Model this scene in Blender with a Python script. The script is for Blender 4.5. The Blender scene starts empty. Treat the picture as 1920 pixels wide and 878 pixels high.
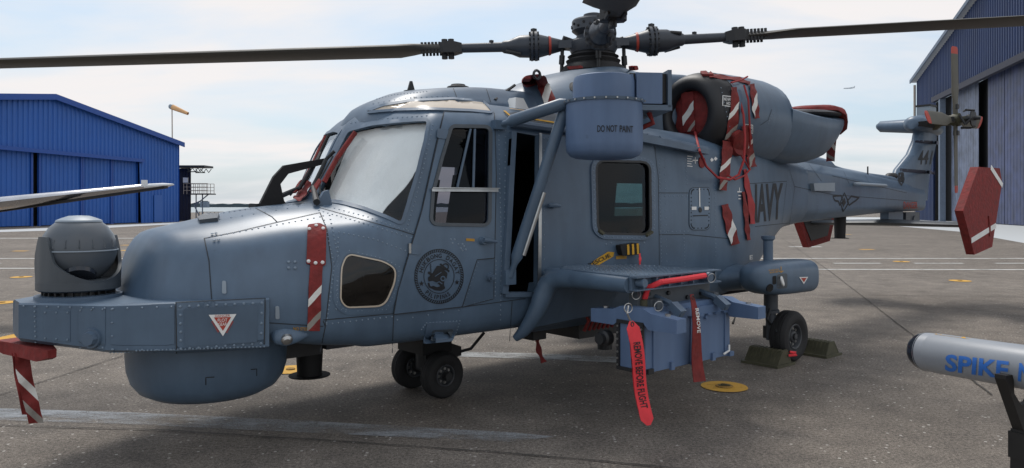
import bpy, bmesh, math, random
import numpy as np
from mathutils import Vector, Matrix
from mathutils.bvhtree import BVHTree
from mathutils.geometry import delaunay_2d_cdt
random.seed(7)
R = math.radians
scn = bpy.context.scene
COL = scn.collection
# ------------------------------------------------------------------ camera, sky, sun, exposure
EYE = 1.4
cam_data = bpy.data.cameras.new('camera'); cam = bpy.data.objects.new('camera', cam_data); COL.objects.link(cam)
cam.location = (0, 0, EYE); cam.rotation_euler = (R(90), 0, 0)
cam_data.sensor_width = 36; cam_data.lens = 1400 / 1920 * 36; cam_data.shift_y = -51 / 1920
cam_data.clip_start = .05; cam_data.clip_end = 20000
scn.camera = cam
SUN_EL, SUN_AZ = R(58), R(-20)          # azimuth from +Y towards +X: high, behind the helicopter, a little to the left
w = bpy.data.worlds.new('World'); scn.world = w; w.use_nodes = True
nt = w.node_tree; N = nt.nodes; L = nt.links
bg = N['Background']
sky = N.new('ShaderNodeTexSky'); sky.sky_type = 'NISHITA'; sky.sun_disc = False
sky.sun_elevation = SUN_EL; sky.sun_rotation = SUN_AZ; sky.air_density = 1.2; sky.dust_density = 2.0; sky.ozone_density = 1.5
tc = N.new('ShaderNodeTexCoord')
sep = N.new('ShaderNodeSeparateXYZ'); L.new(tc.outputs['Generated'], sep.inputs[0])
def wm(op, a, b=None, c=None):
    n = N.new('ShaderNodeMath'); n.operation = op
    for i, v in enumerate((a, b, c)):
        if v is None: continue
        if isinstance(v, (int, float)): n.inputs[i].default_value = v
        else: L.new(v, n.inputs[i])
    return n.outputs[0]
zz = wm('ADD', wm('MAXIMUM', sep.outputs[2], 0.0), .16)
cx = wm('DIVIDE', sep.outputs[0], zz); cy = wm('DIVIDE', sep.outputs[1], zz)
cmb = N.new('ShaderNodeCombineXYZ'); L.new(cx, cmb.inputs[0]); L.new(cy, cmb.inputs[1])
mp = N.new('ShaderNodeMapping'); mp.inputs['Rotation'].default_value = (0, 0, R(-24)); mp.inputs['Scale'].default_value = (.55, 1.15, 1); mp.inputs['Location'].default_value = (2.6, .55, 0)
L.new(cmb.outputs[0], mp.inputs[0])
n1 = N.new('ShaderNodeTexNoise'); n1.inputs['Scale'].default_value = 1.1; n1.inputs['Detail'].default_value = 7; n1.inputs['Roughness'].default_value = .52; n1.inputs['Distortion'].default_value = .35
L.new(mp.outputs[0], n1.inputs['Vector'])
cr = N.new('ShaderNodeValToRGB'); cr.color_ramp.elements[0].position = .36; cr.color_ramp.elements[1].position = .62
cr.color_ramp.elements[0].color = (.25, .25, .25, 1); cr.color_ramp.elements[1].color = (.97, .97, .97, 1)
L.new(n1.outputs['Fac'], cr.inputs[0])
# low puffy clouds near the horizon
n2 = N.new('ShaderNodeTexNoise'); n2.inputs['Scale'].default_value = 5.0; n2.inputs['Detail'].default_value = 8; n2.inputs['Roughness'].default_value = .55
mp2 = N.new('ShaderNodeMapping'); mp2.inputs['Scale'].default_value = (1, 1, 3.2); mp2.inputs['Location'].default_value = (.3, .1, .2)
L.new(tc.outputs['Generated'], mp2.inputs[0]); L.new(mp2.outputs[0], n2.inputs['Vector'])
cr2 = N.new('ShaderNodeValToRGB'); cr2.color_ramp.elements[0].position = .50; cr2.color_ramp.elements[1].position = .66
cr2.color_ramp.elements[0].color = (0, 0, 0, 1); cr2.color_ramp.elements[1].color = (1, 1, 1, 1)
L.new(n2.outputs['Fac'], cr2.inputs[0])
low = N.new('ShaderNodeMapRange'); low.inputs[1].default_value = .03; low.inputs[2].default_value = .20; low.inputs[3].default_value = .75; low.inputs[4].default_value = 0
L.new(sep.outputs[2], low.inputs[0])
fac = wm('MAXIMUM', cr.outputs[0], wm('MULTIPLY', cr2.outputs[0], low.outputs[0]))
SKY_GAIN = .105
sk = N.new('ShaderNodeMix'); sk.data_type = 'RGBA'; sk.blend_type = 'MULTIPLY'; sk.inputs[0].default_value = 1
L.new(sky.outputs[0], sk.inputs[6]); sk.inputs[7].default_value = (1.0, 1.02, 1.06, 1)
# clear-sky colour is lifted towards a pale hazy blue, the cloud veil is warm white
hz = N.new('ShaderNodeMix'); hz.data_type = 'RGBA'; hz.inputs[0].default_value = .55
L.new(sk.outputs[2], hz.inputs[6]); hz.inputs[7].default_value = (3.0, 4.5, 5.9, 1)
mx = N.new('ShaderNodeMix'); mx.data_type = 'RGBA'
L.new(fac, mx.inputs[0]); L.new(hz.outputs[2], mx.inputs[6])
# cloud colour: cooler grey white low, warm white higher
cc = N.new('ShaderNodeMix'); cc.data_type = 'RGBA'; cc.inputs[6].default_value = (5.7, 6.0, 6.3, 1); cc.inputs[7].default_value = (6.9, 6.35, 6.1, 1)
L.new(n1.outputs['Fac'], cc.inputs[0]); L.new(cc.outputs[2], mx.inputs[7])
L.new(mx.outputs[2], bg.inputs['Color']); bg.inputs['Strength'].default_value = SKY_GAIN
sd = bpy.data.lights.new('sun', 'SUN'); sd.energy = 1.5; sd.angle = R(16); sd.color = (1, .96, .9)
sun = bpy.data.objects.new('sun', sd); COL.objects.link(sun)
sdir = Vector((math.sin(SUN_AZ) * math.cos(SUN_EL), math.cos(SUN_AZ) * math.cos(SUN_EL), math.sin(SUN_EL)))
sun.rotation_euler = sdir.to_track_quat('Z', 'Y').to_euler(); sun.location = (0, 0, 40)
vs = scn.view_settings; vs.view_transform = 'Standard'; vs.look = 'None'; vs.gamma = 1; vs.exposure = 0.45; vs.use_curve_mapping = False
scn.render.engine = 'CYCLES'; scn.cycles.max_bounces = 8; scn.cycles.transparent_max_bounces = 16
scn.cycles.use_denoising = True

# ------------------------------------------------------------------ materials
MATS = {}
def mat(name, col, rough=.5, metal=0., noise=.12, scale=6., bump=0., bscale=40., spec=.5, coat=0., bstretch=None):
    m = bpy.data.materials.new(name); m.use_nodes = True; t = m.node_tree; n = t.nodes; l = t.links
    b = n['Principled BSDF']; b.inputs['Roughness'].default_value = rough; b.inputs['Metallic'].default_value = metal
    b.inputs['Specular IOR Level'].default_value = spec; b.inputs['Coat Weight'].default_value = coat
    g = n.new('ShaderNodeTexCoord'); x = n.new('ShaderNodeTexNoise'); x.inputs['Scale'].default_value = scale; x.inputs['Detail'].default_value = 6; x.inputs['Roughness'].default_value = .6
    l.new(g.outputs['Object'], x.inputs['Vector'])
    r = n.new('ShaderNodeValToRGB'); e = r.color_ramp.elements
    e[0].position = .3; e[1].position = .72
    e[0].color = tuple(c * (1 - noise) for c in col) + (1,); e[1].color = tuple(min(1, c * (1 + noise)) for c in col) + (1,)
    l.new(x.outputs['Fac'], r.inputs[0]); l.new(r.outputs[0], b.inputs['Base Color'])
    if noise:
        q = n.new('ShaderNodeMapRange'); q.inputs[3].default_value = max(0.02, rough - .08); q.inputs[4].default_value = min(1, rough + .1)
        l.new(x.outputs['Fac'], q.inputs[0]); l.new(q.outputs[0], b.inputs['Roughness'])
    if bump:
        y = n.new('ShaderNodeTexNoise'); y.inputs['Scale'].default_value = bscale; y.inputs['Detail'].default_value = 4
        if bstretch:
            q2 = n.new('ShaderNodeMapping'); q2.inputs['Scale'].default_value = bstretch; q2.inputs['Rotation'].default_value = (0, R(20), 0); l.new(g.outputs['Object'], q2.inputs[0]); l.new(q2.outputs[0], y.inputs['Vector'])
        else: l.new(g.outputs['Object'], y.inputs['Vector'])
        bp = n.new('ShaderNodeBump'); bp.inputs['Strength'].default_value = bump; bp.inputs['Distance'].default_value = .02
        l.new(y.outputs['Fac'], bp.inputs['Height']); l.new(bp.outputs[0], b.inputs['Normal'])
    MATS[name] = m; return m
PAINT = (.088, .138, .206)
mat('paint', PAINT, .38, noise=.15, scale=2.2, bump=.04, bscale=2.6)
mat('paint_b', tuple(c * .9 for c in PAINT), .40, noise=.14, scale=3.1, bump=.03, bscale=3)
mat('paint_c', tuple(c * 1.12 for c in PAINT), .37, noise=.14, scale=2.7, bump=.04, bscale=2.2)
mat('paint_trim', (.095, .142, .208), .4, noise=.08, scale=5)
mat('paint_pod', (.112, .178, .31), .5, noise=.05, scale=5)
mat('paint_pale', (.26, .31, .36), .45, noise=.06)
mat('turret', (.072, .086, .102), .42, noise=.06, scale=8)
mat('turret_ball', (.085, .10, .118), .33, noise=.05, scale=8)
mat('dark', (.02, .021, .023), .5, noise=.2)
mat('black', (.008, .008, .009), .7, noise=.1)
mat('inside', (.012, .012, .014), .85, noise=.2)
mat('rubber', (.016, .016, .017), .75, noise=.25, scale=12, bump=.1)
mat('wheel', (.05, .054, .06), .5, noise=.15)
mat('tail_olive', (.10, .095, .075), .55, noise=.15)
mat('blade', (.062, .059, .052), .55, noise=.1, scale=3)
mat('rotor_metal', (.045, .053, .066), .42, metal=.15, noise=.15)
mat('heat', (.038, .04, .046), .5, metal=.3, noise=.3, scale=9)
mat('intake', (.014, .015, .018), .48, noise=.2, scale=5)
mat('red', (.20, .022, .020), .78, noise=.3, scale=14, bump=.5, bscale=22)
mat('red_bright', (.82, .045, .06), .6, noise=.12, scale=10, bump=.3, bscale=14)
mat('red_tip', (.42, .05, .03), .5)
mat('white', (.78, .78, .76), .55, noise=.06)
mat('grey_tape', (.33, .31, .28), .45, noise=.35, scale=30)
mat('seam', (.028, .034, .042), .7, noise=.1)
mat('decal', (.012, .014, .018), .55, noise=.12)
mat('yellow', (.62, .33, .02), .6, noise=.15)
mat('orange_print', (.45, .24, .03), .6)
mat('rivet_highlight', (.19, .25, .32), .38, noise=.15)  # skin paint made lighter: highlights on the small heads put into the colour
mat('steel', (.45, .45, .44), .3, metal=.9, noise=.2)
mat('cover_silver', (.86, .86, .84), .34, metal=.12, noise=.05, scale=5, bump=.75, bscale=7, bstretch=(1.2, 1.2, .35))
def weather(name):
    """rain streaks, rubbed patches and small touched-up spots in the paint itself"""
    m = MATS[name]; t = m.node_tree; n = t.nodes; l = t.links; b = n['Principled BSDF']; cur = b.inputs['Base Color'].links[0].from_socket
    g = n.new('ShaderNodeTexCoord')
    for sc_, sz, p0, v0, p1, v1 in (((5, 5, .55), 2.2, .32, .89, .68, 1.05), ((1, 1, 1), .9, .3, .94, .7, 1.05), ((1, 1, 1), 16, .70, 1.0, .78, .86)):
        q = n.new('ShaderNodeMapping'); q.inputs['Scale'].default_value = sc_; l.new(g.outputs['Object'], q.inputs[0])
        x = n.new('ShaderNodeTexNoise'); x.inputs['Scale'].default_value = sz; x.inputs['Detail'].default_value = 5; l.new(q.outputs[0], x.inputs['Vector'])
        r = n.new('ShaderNodeValToRGB'); e = r.color_ramp.elements; e[0].position = p0; e[1].position = p1; e[0].color = (v0, v0, v0, 1); e[1].color = (v1, v1 * .995, v1 * .98, 1); l.new(x.outputs['Fac'], r.inputs[0])
        k = n.new('ShaderNodeMix'); k.data_type = 'RGBA'; k.blend_type = 'MULTIPLY'; k.inputs[0].default_value = 1; l.new(cur, k.inputs[6]); l.new(r.outputs[0], k.inputs[7]); cur = k.outputs[2]
    l.new(cur, b.inputs['Base Color'])
for k_ in ('paint', 'paint_b', 'paint_c', 'paint_trim', 'paint_pod', 'turret'): weather(k_)
mat('socket', (.30, .17, .035), .8, noise=.5, scale=40)
mat('strap', (.36, .028, .03), .65, noise=.2)
mat('olive', (.07, .066, .038), .6, noise=.3, scale=14)
mat('beige_glass', (.55, .47, .37), .2, noise=.06, scale=3)
mat('missile_grey', (.27, .29, .32), .42, noise=.04)
mat('missile_blue', (.03, .16, .55), .5)
mat('lens', (.02, .025, .035), .06, noise=.2)
mat('stand', (.014, .013, .012), .6, noise=.3)
mat('hangar_blue', (.018, .112, .43), .5, noise=.10, scale=.25)
mat('hangar_trim', (.010, .07, .33), .5, noise=.06)
mat('hangar_navy', (.024, .046, .125), .55, noise=.18, scale=.3)
mat('hangar_roof', (.35, .37, .40), .5)
mat('door_grey', (.12, .145, .21), .5, noise=.45, scale=.9)
mat('door_blue', (.045, .06, .135), .5, noise=.5, scale=.9)
mat('navy_dark', (.016, .017, .035), .6, noise=.2)
mat('rail', (.42, .36, .3), .6)
mat('sock', (.72, .42, .2), .7)
mat('far_tree', (.06, .085, .10), .9, noise=.3, scale=.02)
mat('far_grey', (.16, .2, .26), .8)
mat('plane_white', (.6, .62, .66), .5)
mat('wing_silver', (.5, .5, .52), .25, metal=.8, noise=.12, scale=4)
mat('clear', (.75, .78, .8), .1)

def glass(name, tint, ior=1.5, gloss=1.0):
    m = bpy.data.materials.new(name); m.use_nodes = True; t = m.node_tree; n = t.nodes; l = t.links
    n.remove(n['Principled BSDF']); o = n['Material Output']
    tr = n.new('ShaderNodeBsdfTransparent'); tr.inputs[0].default_value = tint + (1,)
    gl = n.new('ShaderNodeBsdfGlossy'); gl.inputs['Roughness'].default_value = .03; gl.inputs[0].default_value = (gloss, gloss, gloss, 1)
    fr = n.new('ShaderNodeFresnel'); fr.inputs[0].default_value = ior
    ge = n.new('ShaderNodeNewGeometry'); bf_ = n.new('ShaderNodeMath'); bf_.operation = 'SUBTRACT'; bf_.inputs[0].default_value = 1; l.new(ge.outputs['Backfacing'], bf_.inputs[1])
    fm = n.new('ShaderNodeMath'); fm.operation = 'MULTIPLY'; l.new(fr.outputs[0], fm.inputs[0]); l.new(bf_.outputs[0], fm.inputs[1])   # only the outer face of a pane mirrors
    mixs = n.new('ShaderNodeMixShader'); l.new(fm.outputs[0], mixs.inputs[0]); l.new(tr.outputs[0], mixs.inputs[1]); l.new(gl.outputs[0], mixs.inputs[2])
    l.new(mixs.outputs[0], o.inputs[0]); MATS[name] = m; return m
glass('glass', (.96, .97, .97), 1.45); glass('glass_dark', (.42, .42, .46), 1.28); glass('glass_brown', (.55, .46, .38), 1.5); glass('glass_teal', (.45, .70, .68), 1.2)

def asphalt():
    m = bpy.data.materials.new('asphalt'); m.use_nodes = True; t = m.node_tree; n = t.nodes; l = t.links; b = n['Principled BSDF']
    g = n.new('ShaderNodeTexCoord')
    def noise(s, d=6, r=.6, dist=0):
        x = n.new('ShaderNodeTexNoise'); x.inputs['Scale'].default_value = s; x.inputs['Detail'].default_value = d; x.inputs['Roughness'].default_value = r; x.inputs['Distortion'].default_value = dist
        l.new(g.outputs['Object'], x.inputs['Vector']); return x.outputs['Fac']
    def ramp(src, p0, c0, p1, c1):
        r = n.new('ShaderNodeValToRGB'); e = r.color_ramp.elements; e[0].position = p0; e[1].position = p1; e[0].color = c0 + (1,); e[1].color = c1 + (1,); l.new(src, r.inputs[0]); return r.outputs[0]
    def mul(a, bb, f=1, mode='MULTIPLY'):
        x = n.new('ShaderNodeMix'); x.data_type = 'RGBA'; x.blend_type = mode; x.inputs[0].default_value = f
        l.new(a, x.inputs[6]); l.new(bb, x.inputs[7]) if not isinstance(bb, tuple) else setattr(x.inputs[7], 'default_value', bb + (1,)); return x
    big = ramp(noise(.35, 5, .55, .3), .3, (.150, .132, .115), .7, (.210, .186, .163))
    mid = ramp(noise(3.2, 6, .65), .28, (.66, .66, .66), .72, (1.18, 1.17, 1.15))
    fine = ramp(noise(48, 4, .8), .34, (.42, .41, .40), .66, (1.62, 1.6, 1.58))
    fine2 = ramp(noise(150, 2, .8), .34, (.45, .45, .45), .66, (1.55, 1.55, 1.55))
    c = mul(mul(mul(big, mid).outputs[2], fine).outputs[2], fine2)
    v = n.new('ShaderNodeTexVoronoi'); v.inputs['Scale'].default_value = 34; l.new(g.outputs['Object'], v.inputs['Vector'])
    # a few pale stones where the cell's own random value is high
    sp = n.new('ShaderNodeSeparateColor'); l.new(v.outputs['Color'], sp.inputs[0])
    k1 = n.new('ShaderNodeMath'); k1.operation = 'GREATER_THAN'; l.new(sp.outputs[0], k1.inputs[0]); k1.inputs[1].default_value = .95
    k2 = n.new('ShaderNodeMath'); k2.operation = 'LESS_THAN'; l.new(v.outputs['Distance'], k2.inputs[0]); k2.inputs[1].default_value = .30
    k = n.new('ShaderNodeMath'); k.operation = 'MULTIPLY'; l.new(k1.outputs[0], k.inputs[0]); l.new(k2.outputs[0], k.inputs[1])
    kk = n.new('ShaderNodeMath'); kk.operation = 'MULTIPLY'; l.new(k.outputs[0], kk.inputs[0]); kk.inputs[1].default_value = .9
    s = n.new('ShaderNodeMix'); s.data_type = 'RGBA'; l.new(kk.outputs[0], s.inputs[0]); l.new(c.outputs[2], s.inputs[6]); s.inputs[7].default_value = (.50, .47, .43, 1)
    # oil and tyre stains
    st = ramp(noise(.9, 4, .5, 1.2), .60, (1, 1, 1), .78, (.62, .62, .63))
    f = mul(s.outputs[2], st)
    l.new(f.outputs[2], b.inputs['Base Color']); b.inputs['Roughness'].default_value = .86; b.inputs['Specular IOR Level'].default_value = .3
    bp = n.new('ShaderNodeBump'); bp.inputs['Strength'].default_value = .55; bp.inputs['Distance'].default_value = .006
    l.new(noise(110, 3, .7), bp.inputs['Height']); l.new(bp.outputs[0], b.inputs['Normal'])
    MATS['asphalt'] = m
asphalt()

def worn_paint(name, col, thresh, soft=.1, scale=9., stretch=(1, 1, 1)):
    """painted marking worn through: transparent where the noise says the paint is gone"""
    m = bpy.data.materials.new(name); m.use_nodes = True; t = m.node_tree; n = t.nodes; l = t.links; b = n['Principled BSDF']
    g = n.new('ShaderNodeTexCoord'); q = n.new('ShaderNodeMapping'); q.inputs['Scale'].default_value = stretch; l.new(g.outputs['Object'], q.inputs[0])
    x = n.new('ShaderNodeTexNoise'); x.inputs['Scale'].default_value = scale; x.inputs['Detail'].default_value = 9; x.inputs['Roughness'].default_value = .72; l.new(q.outputs[0], x.inputs['Vector'])
    y = n.new('ShaderNodeTexNoise'); y.inputs['Scale'].default_value = 90; y.inputs['Detail'].default_value = 3; l.new(g.outputs['Object'], y.inputs['Vector'])
    a = n.new('ShaderNodeMath'); a.operation = 'MULTIPLY_ADD'; l.new(y.outputs['Fac'], a.inputs[0]); a.inputs[1].default_value = .25; l.new(x.outputs['Fac'], a.inputs[2])
    r = n.new('ShaderNodeMapRange'); l.new(a.outputs[0], r.inputs[0]); r.inputs[1].default_value = thresh - soft; r.inputs[2].default_value = thresh + soft
    b.inputs['Base Color'].default_value = col + (1,); b.inputs['Roughness'].default_value = .8
    l.new(r.outputs[0], b.inputs['Alpha']); MATS[name] = m
worn_paint('line_white', (.62, .62, .60), .50, .12, 3)
worn_paint('line_worn', (.40, .42, .44), .665, .16, 3.4, (.5, 1.3, 1))
worn_paint('line_worn2', (.42, .43, .43), .60, .14, 3.0, (.6, 1.4, 1))
worn_paint('disc_yellow', (.62, .34, .045), .44, .12, 6)
worn_paint('apron_concrete', (.50, .52, .53), .30, .1, .4)
mat('asphalt_crack', (.05, .045, .04), .9, noise=.3)
mat('water', (.22, .28, .31), .35, noise=.08, scale=.05)

def stripe(name, bands, base='red', slope=.5):
    """red fabric with reflective diagonal tapes; bands = (start, end, colour) along the ribbon's own length"""
    m = MATS[base].copy(); m.name = name; t = m.node_tree; n = t.nodes; l = t.links; b = n['Principled BSDF']
    uv = n.new('ShaderNodeUVMap'); s = n.new('ShaderNodeSeparateXYZ'); l.new(uv.outputs[0], s.inputs[0])
    k = n.new('ShaderNodeMath'); k.operation = 'MULTIPLY_ADD'; l.new(s.outputs[0], k.inputs[0]); k.inputs[1].default_value = -slope; l.new(s.outputs[1], k.inputs[2])
    cur = b.inputs['Base Color'].links[0].from_socket
    for a, e, col in bands:
        g1 = n.new('ShaderNodeMath'); g1.operation = 'GREATER_THAN'; l.new(k.outputs[0], g1.inputs[0]); g1.inputs[1].default_value = a
        g2 = n.new('ShaderNodeMath'); g2.operation = 'LESS_THAN'; l.new(k.outputs[0], g2.inputs[0]); g2.inputs[1].default_value = e
        mu = n.new('ShaderNodeMath'); mu.operation = 'MULTIPLY'; l.new(g1.outputs[0], mu.inputs[0]); l.new(g2.outputs[0], mu.inputs[1])
        x = n.new('ShaderNodeMix'); x.data_type = 'RGBA'; l.new(mu.outputs[0], x.inputs[0]); l.new(cur, x.inputs[6]); x.inputs[7].default_value = col + (1,); cur = x.outputs[2]
    l.new(cur, b.inputs['Base Color']); MATS[name] = m
WHT, GRY = (.75, .74, .70), (.30, .28, .25)

# ------------------------------------------------------------------ mesh helpers
class MB:
    def __init__(s): s.v = []; s.f = []; s.uv = None
    def add(s, vs, fs):
        o = len(s.v); s.v += [tuple(p) for p in vs]; s.f += [tuple(i + o for i in q) for q in fs]; return s
    def box(s, c, d, rot=None, taper=None):
        x, y, z = d[0] / 2, d[1] / 2, d[2] / 2; k = taper or 1
        p = [Vector(q) for q in ((-x, -y, -z), (x, -y, -z), (x, y, -z), (-x, y, -z), (-x * k, -y * k, z), (x * k, -y * k, z), (x * k, y * k, z), (-x * k, y * k, z))]
        if rot is not None: p = [rot @ q for q in p]
        c = Vector(c)
        return s.add([q + c for q in p], [(3, 2, 1, 0), (4, 5, 6, 7), (0, 1, 5, 4), (1, 2, 6, 5), (2, 3, 7, 6), (3, 0, 4, 7)])
    def rings(s, rs, cap0=True, cap1=True, closed=True):
        n = len(rs[0]); o = len(s.v)
        for r in rs: s.v += [tuple(p) for p in r]
        for i in range(len(rs) - 1):
            for j in range(n if closed else n - 1):
                a = o + i * n + j; b = o + i * n + (j + 1) % n
                s.f.append((a, b, b + n, a + n))
        if cap0: s.f.append(tuple(o + j for j in reversed(range(n))))
        if cap1: s.f.append(tuple(o + (len(rs) - 1) * n + j for j in range(n)))
        return s
    def rev(s, p0, p1, prof, n=20, cap0=True, cap1=True):
        """prof: list of (t along axis in metres, radius) turned about the axis p0->p1"""
        p0 = Vector(p0); ax = (Vector(p1) - p0).normalized(); q = ax.to_track_quat('Z', 'Y'); a = q @ Vector((1, 0, 0)); b = q @ Vector((0, 1, 0))
        return s.rings([[p0 + ax * t + (a * math.cos(2 * math.pi * k / n) + b * math.sin(2 * math.pi * k / n)) * max(r, 1e-4) for k in range(n)] for t, r in prof], cap0, cap1)
    def cyl(s, p0, p1, r0, r1=None, n=14):
        h = (Vector(p1) - Vector(p0)).length; return s.rev(p0, p1, [(0, r0), (h, r0 if r1 is None else r1)], n)
    def tube(s, pts, r, n=8):
        pts = [Vector(p) for p in pts]; rs = []; prev = None
        for i, p in enumerate(pts):
            d = (pts[min(i + 1, len(pts) - 1)] - pts[max(i - 1, 0)]).normalized()
            if prev is None: u = d.orthogonal().normalized()
            else: u = (prev - d * prev.dot(d)).normalized()
            prev = u; v = d.cross(u); rr = r[i] if isinstance(r, (list, tuple)) else r
            rs.append([p + (u * math.cos(2 * math.pi * k / n) + v * math.sin(2 * math.pi * k / n)) * rr for k in range(n)])
        return s.rings(rs)
    def torus(s, c, ax, R0, r, n=24, m=8, a0=0, a1=2 * math.pi):
        c = Vector(c); q = Vector(ax).normalized().to_track_quat('Z', 'Y'); rs = []
        full = abs(a1 - a0 - 2 * math.pi) < 1e-4
        for i in range(n + 1):
            t = a0 + (a1 - a0) * i / n; e = q @ Vector((math.cos(t), math.sin(t), 0)); z = q @ Vector((0, 0, 1))
            rs.append([c + e * (R0 + r * math.cos(2 * math.pi * k / m)) + z * r * math.sin(2 * math.pi * k / m) for k in range(m)])
        return s.rings(rs, not full, not full)
    def prism(s, poly, d):
        """polygon of 3D points extruded by vector d"""
        d = Vector(d); return s.rings([[Vector(p) for p in poly], [Vector(p) + d for p in poly]])
    def build(s, name, m, parent=None, smooth=35, off=None, kind=None, label=None):
        me = bpy.data.meshes.new(name); me.from_pydata(s.v, [], s.f); me.validate(); 
        bm = bmesh.new(); bm.from_mesh(me); bmesh.ops.recalc_face_normals(bm, faces=bm.faces); bm.to_mesh(me); bm.free()
        return link(name, me, m, parent, smooth, off, kind, label)
BASE = {}
def link(name, me, m, parent=None, smooth=35, off=None, kind=None, label=None):
    o = bpy.data.objects.new(name, me); COL.objects.link(o)
    if m is not None: me.materials.append(MATS[m])
    if smooth: me.shade_smooth(); me.set_sharp_from_angle(angle=R(smooth))
    if parent is not None:
        o.parent = parent
        b = BASE.get(parent.name)
        if b is not None: o.location = -b
    if kind: o['kind'] = kind
    if label: o['label'] = label
    return o
def tag(o, label, cat, group=None):
    o['label'] = label; o['category'] = cat
    if group: o['group'] = group
    return o
def thing(name, base, label, cat, group=None, frame=None):
    """an Empty at the thing's base; parts are given in the coordinates of frame (identity when None)"""
    o = bpy.data.objects.new(name, None); COL.objects.link(o); o.empty_display_size = .2
    b = Vector(base); BASE[o.name] = b
    o.matrix_world = (frame or Matrix()) @ Matrix.Translation(b)
    return tag(o, label, cat, group)
def rest(o, label, cat, group=None):
    """a one-mesh thing modelled in the helicopter's coordinates but not part of it"""
    o.matrix_world = MH; return tag(o, label, cat, group)
def structure(o): o['kind'] = 'structure'; return o

# helicopter frame: x aft, y starboard, z up, origin on the ground under the mast
TH = R(40.5); MH = Matrix.Translation((.742, 6.829, 0)) @ Matrix.Rotation(TH, 4, 'Z'); MHI = MH.inverted()
CAMH = MHI @ Vector((0, 0, EYE))
def ray(p): return (MHI.to_3x3() @ Vector(((p[0] - 960) / 1400, 1, (388 - p[1]) / 1400))).normalized()
def at(p, axis, val):
    d = ray(p); return CAMH + d * ((val - CAMH[axis]) / d[axis])
def aty(p, y): return at(p, 1, y)
def ground(p, z=0.):
    Z = 1400 * (EYE - z) / (p[1] - 388); return Vector(((p[0] - 960) / 1400 * Z, Z, z))
class Skin:
    def __init__(s): s.t = []
    def put(s, mb): s.t.append(BVHTree.FromPolygons(mb.v, mb.f))
    def cast(s, o, d):
        best = None
        for t in s.t:
            h = t.ray_cast(o, d)
            if h[0] is not None and (best is None or h[3] < best[2]): best = (h[0], h[1], h[3])
        if best is None: return None
        n = best[1]; n = -n if n.dot(d) > 0 else n
        return best[0], n
    def px(s, p):
        h = s.cast(CAMH, ray(p)); return h
SK = Skin()
def onskin(p, off=.003, skin=None, fallback=-.9):
    h = (skin or SK).px(p)
    if h is None: return aty(p, fallback)
    return h[0] + h[1] * off
def resample(pts, step, closed=False):
    pts = [Vector(p) for p in pts]; q = pts + ([pts[0]] if closed else []); out = []
    for a, b in zip(q, q[1:]):
        k = max(1, int(round((b - a).length / step))); out += [a + (b - a) * i / k for i in range(k)]
    if not closed: out.append(q[-1])
    return out
def rounded(pts, r, n=5):
    """round the corners of a closed 2D polygon"""
    P = [Vector(p) for p in pts]; out = []; m = len(P)
    for i, p in enumerate(P):
        a, b = P[i - 1], P[(i + 1) % m]; rr = r[i] if isinstance(r, (list, tuple)) else r
        da, db = (a - p), (b - p); k = min(rr, da.length * .48, db.length * .48)
        s, e = p + da.normalized() * k, p + db.normalized() * k
        out += [(s * (1 - t) ** 2 + p * 2 * t * (1 - t) + e * t * t) for t in [j / n for j in range(n + 1)]] if k > 0 else [p]
    return out
def inside(p, poly):
    c = False; n = len(poly); j = n - 1
    for i in range(n):
        a, b = poly[i], poly[j]
        if (a[1] > p[1]) != (b[1] > p[1]) and p[0] < (b[0] - a[0]) * (p[1] - a[1]) / (b[1] - a[1]) + a[0]: c = not c
        j = i
    return c
def tri2d(outer, holes=(), step=10):
    loops = [resample([Vector(p) for p in q], step, True) for q in (outer, *holes)]
    V = []; Eg = []
    for q in loops:
        o = len(V); V += q; Eg += [(o + i, o + (i + 1) % len(q)) for i in range(len(q))]
    xs = [p[0] for p in V]; ys = [p[1] for p in V]
    x = min(xs) + step * .5
    while x < max(xs):
        y = min(ys) + step * .5
        while y < max(ys):
            p = Vector((x, y))
            if inside(p, loops[0]) and not any(inside(p, h) for h in loops[1:]) and min((p - q).length for q in V[:sum(map(len, loops))]) > step * .45: V.append(p)
            y += step
        x += step
    r = delaunay_2d_cdt(V, Eg, [], 0, 1e-4)
    vv, ff = r[0], r[2]; tr = []
    for f in ff:
        c = sum((vv[i] for i in f), Vector((0, 0))) / len(f)
        if inside(c, loops[0]) and not any(inside(c, h) for h in loops[1:]): tr.append(tuple(f))
    return vv, tr
def slab(outer, fn, thick, holes=(), step=10):
    """plate: 2D polygon (with holes) mapped by fn(p) -> (point, normal), given a thickness towards the normal"""
    vv, tr = tri2d(outer, holes, step); m = MB(); top = []; bot = []
    for p in vv:
        c, n = fn(p); top.append(c + n * thick); bot.append(c)
    from collections import Counter
    cnt = Counter(); 
    for f in tr:
        for a, b in zip(f, f[1:] + f[:1]): cnt[(min(a, b), max(a, b))] += 1
    k = len(vv); fs = list(tr) + [tuple(i + k for i in reversed(f)) for f in tr]
    for f in tr:
        for a, b in zip(f, f[1:] + f[:1]):
            if cnt[(min(a, b), max(a, b))] == 1: fs.append((b, a, a + k, b + k))
    m.add(top + bot, fs); return m
MISS = [False]
def skinfn(off=0., skin=None, fallback=-.88):
    def f(p):
        h = (skin or SK).px(p)
        MISS[0] = h is None
        if h is None:
            return aty(p, fallback), Vector((0, -1, 0))
        return h[0] + h[1] * off, h[1]
    return f
def planefn(y): return lambda p: (aty(p, y), Vector((0, -1, 0)))
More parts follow.
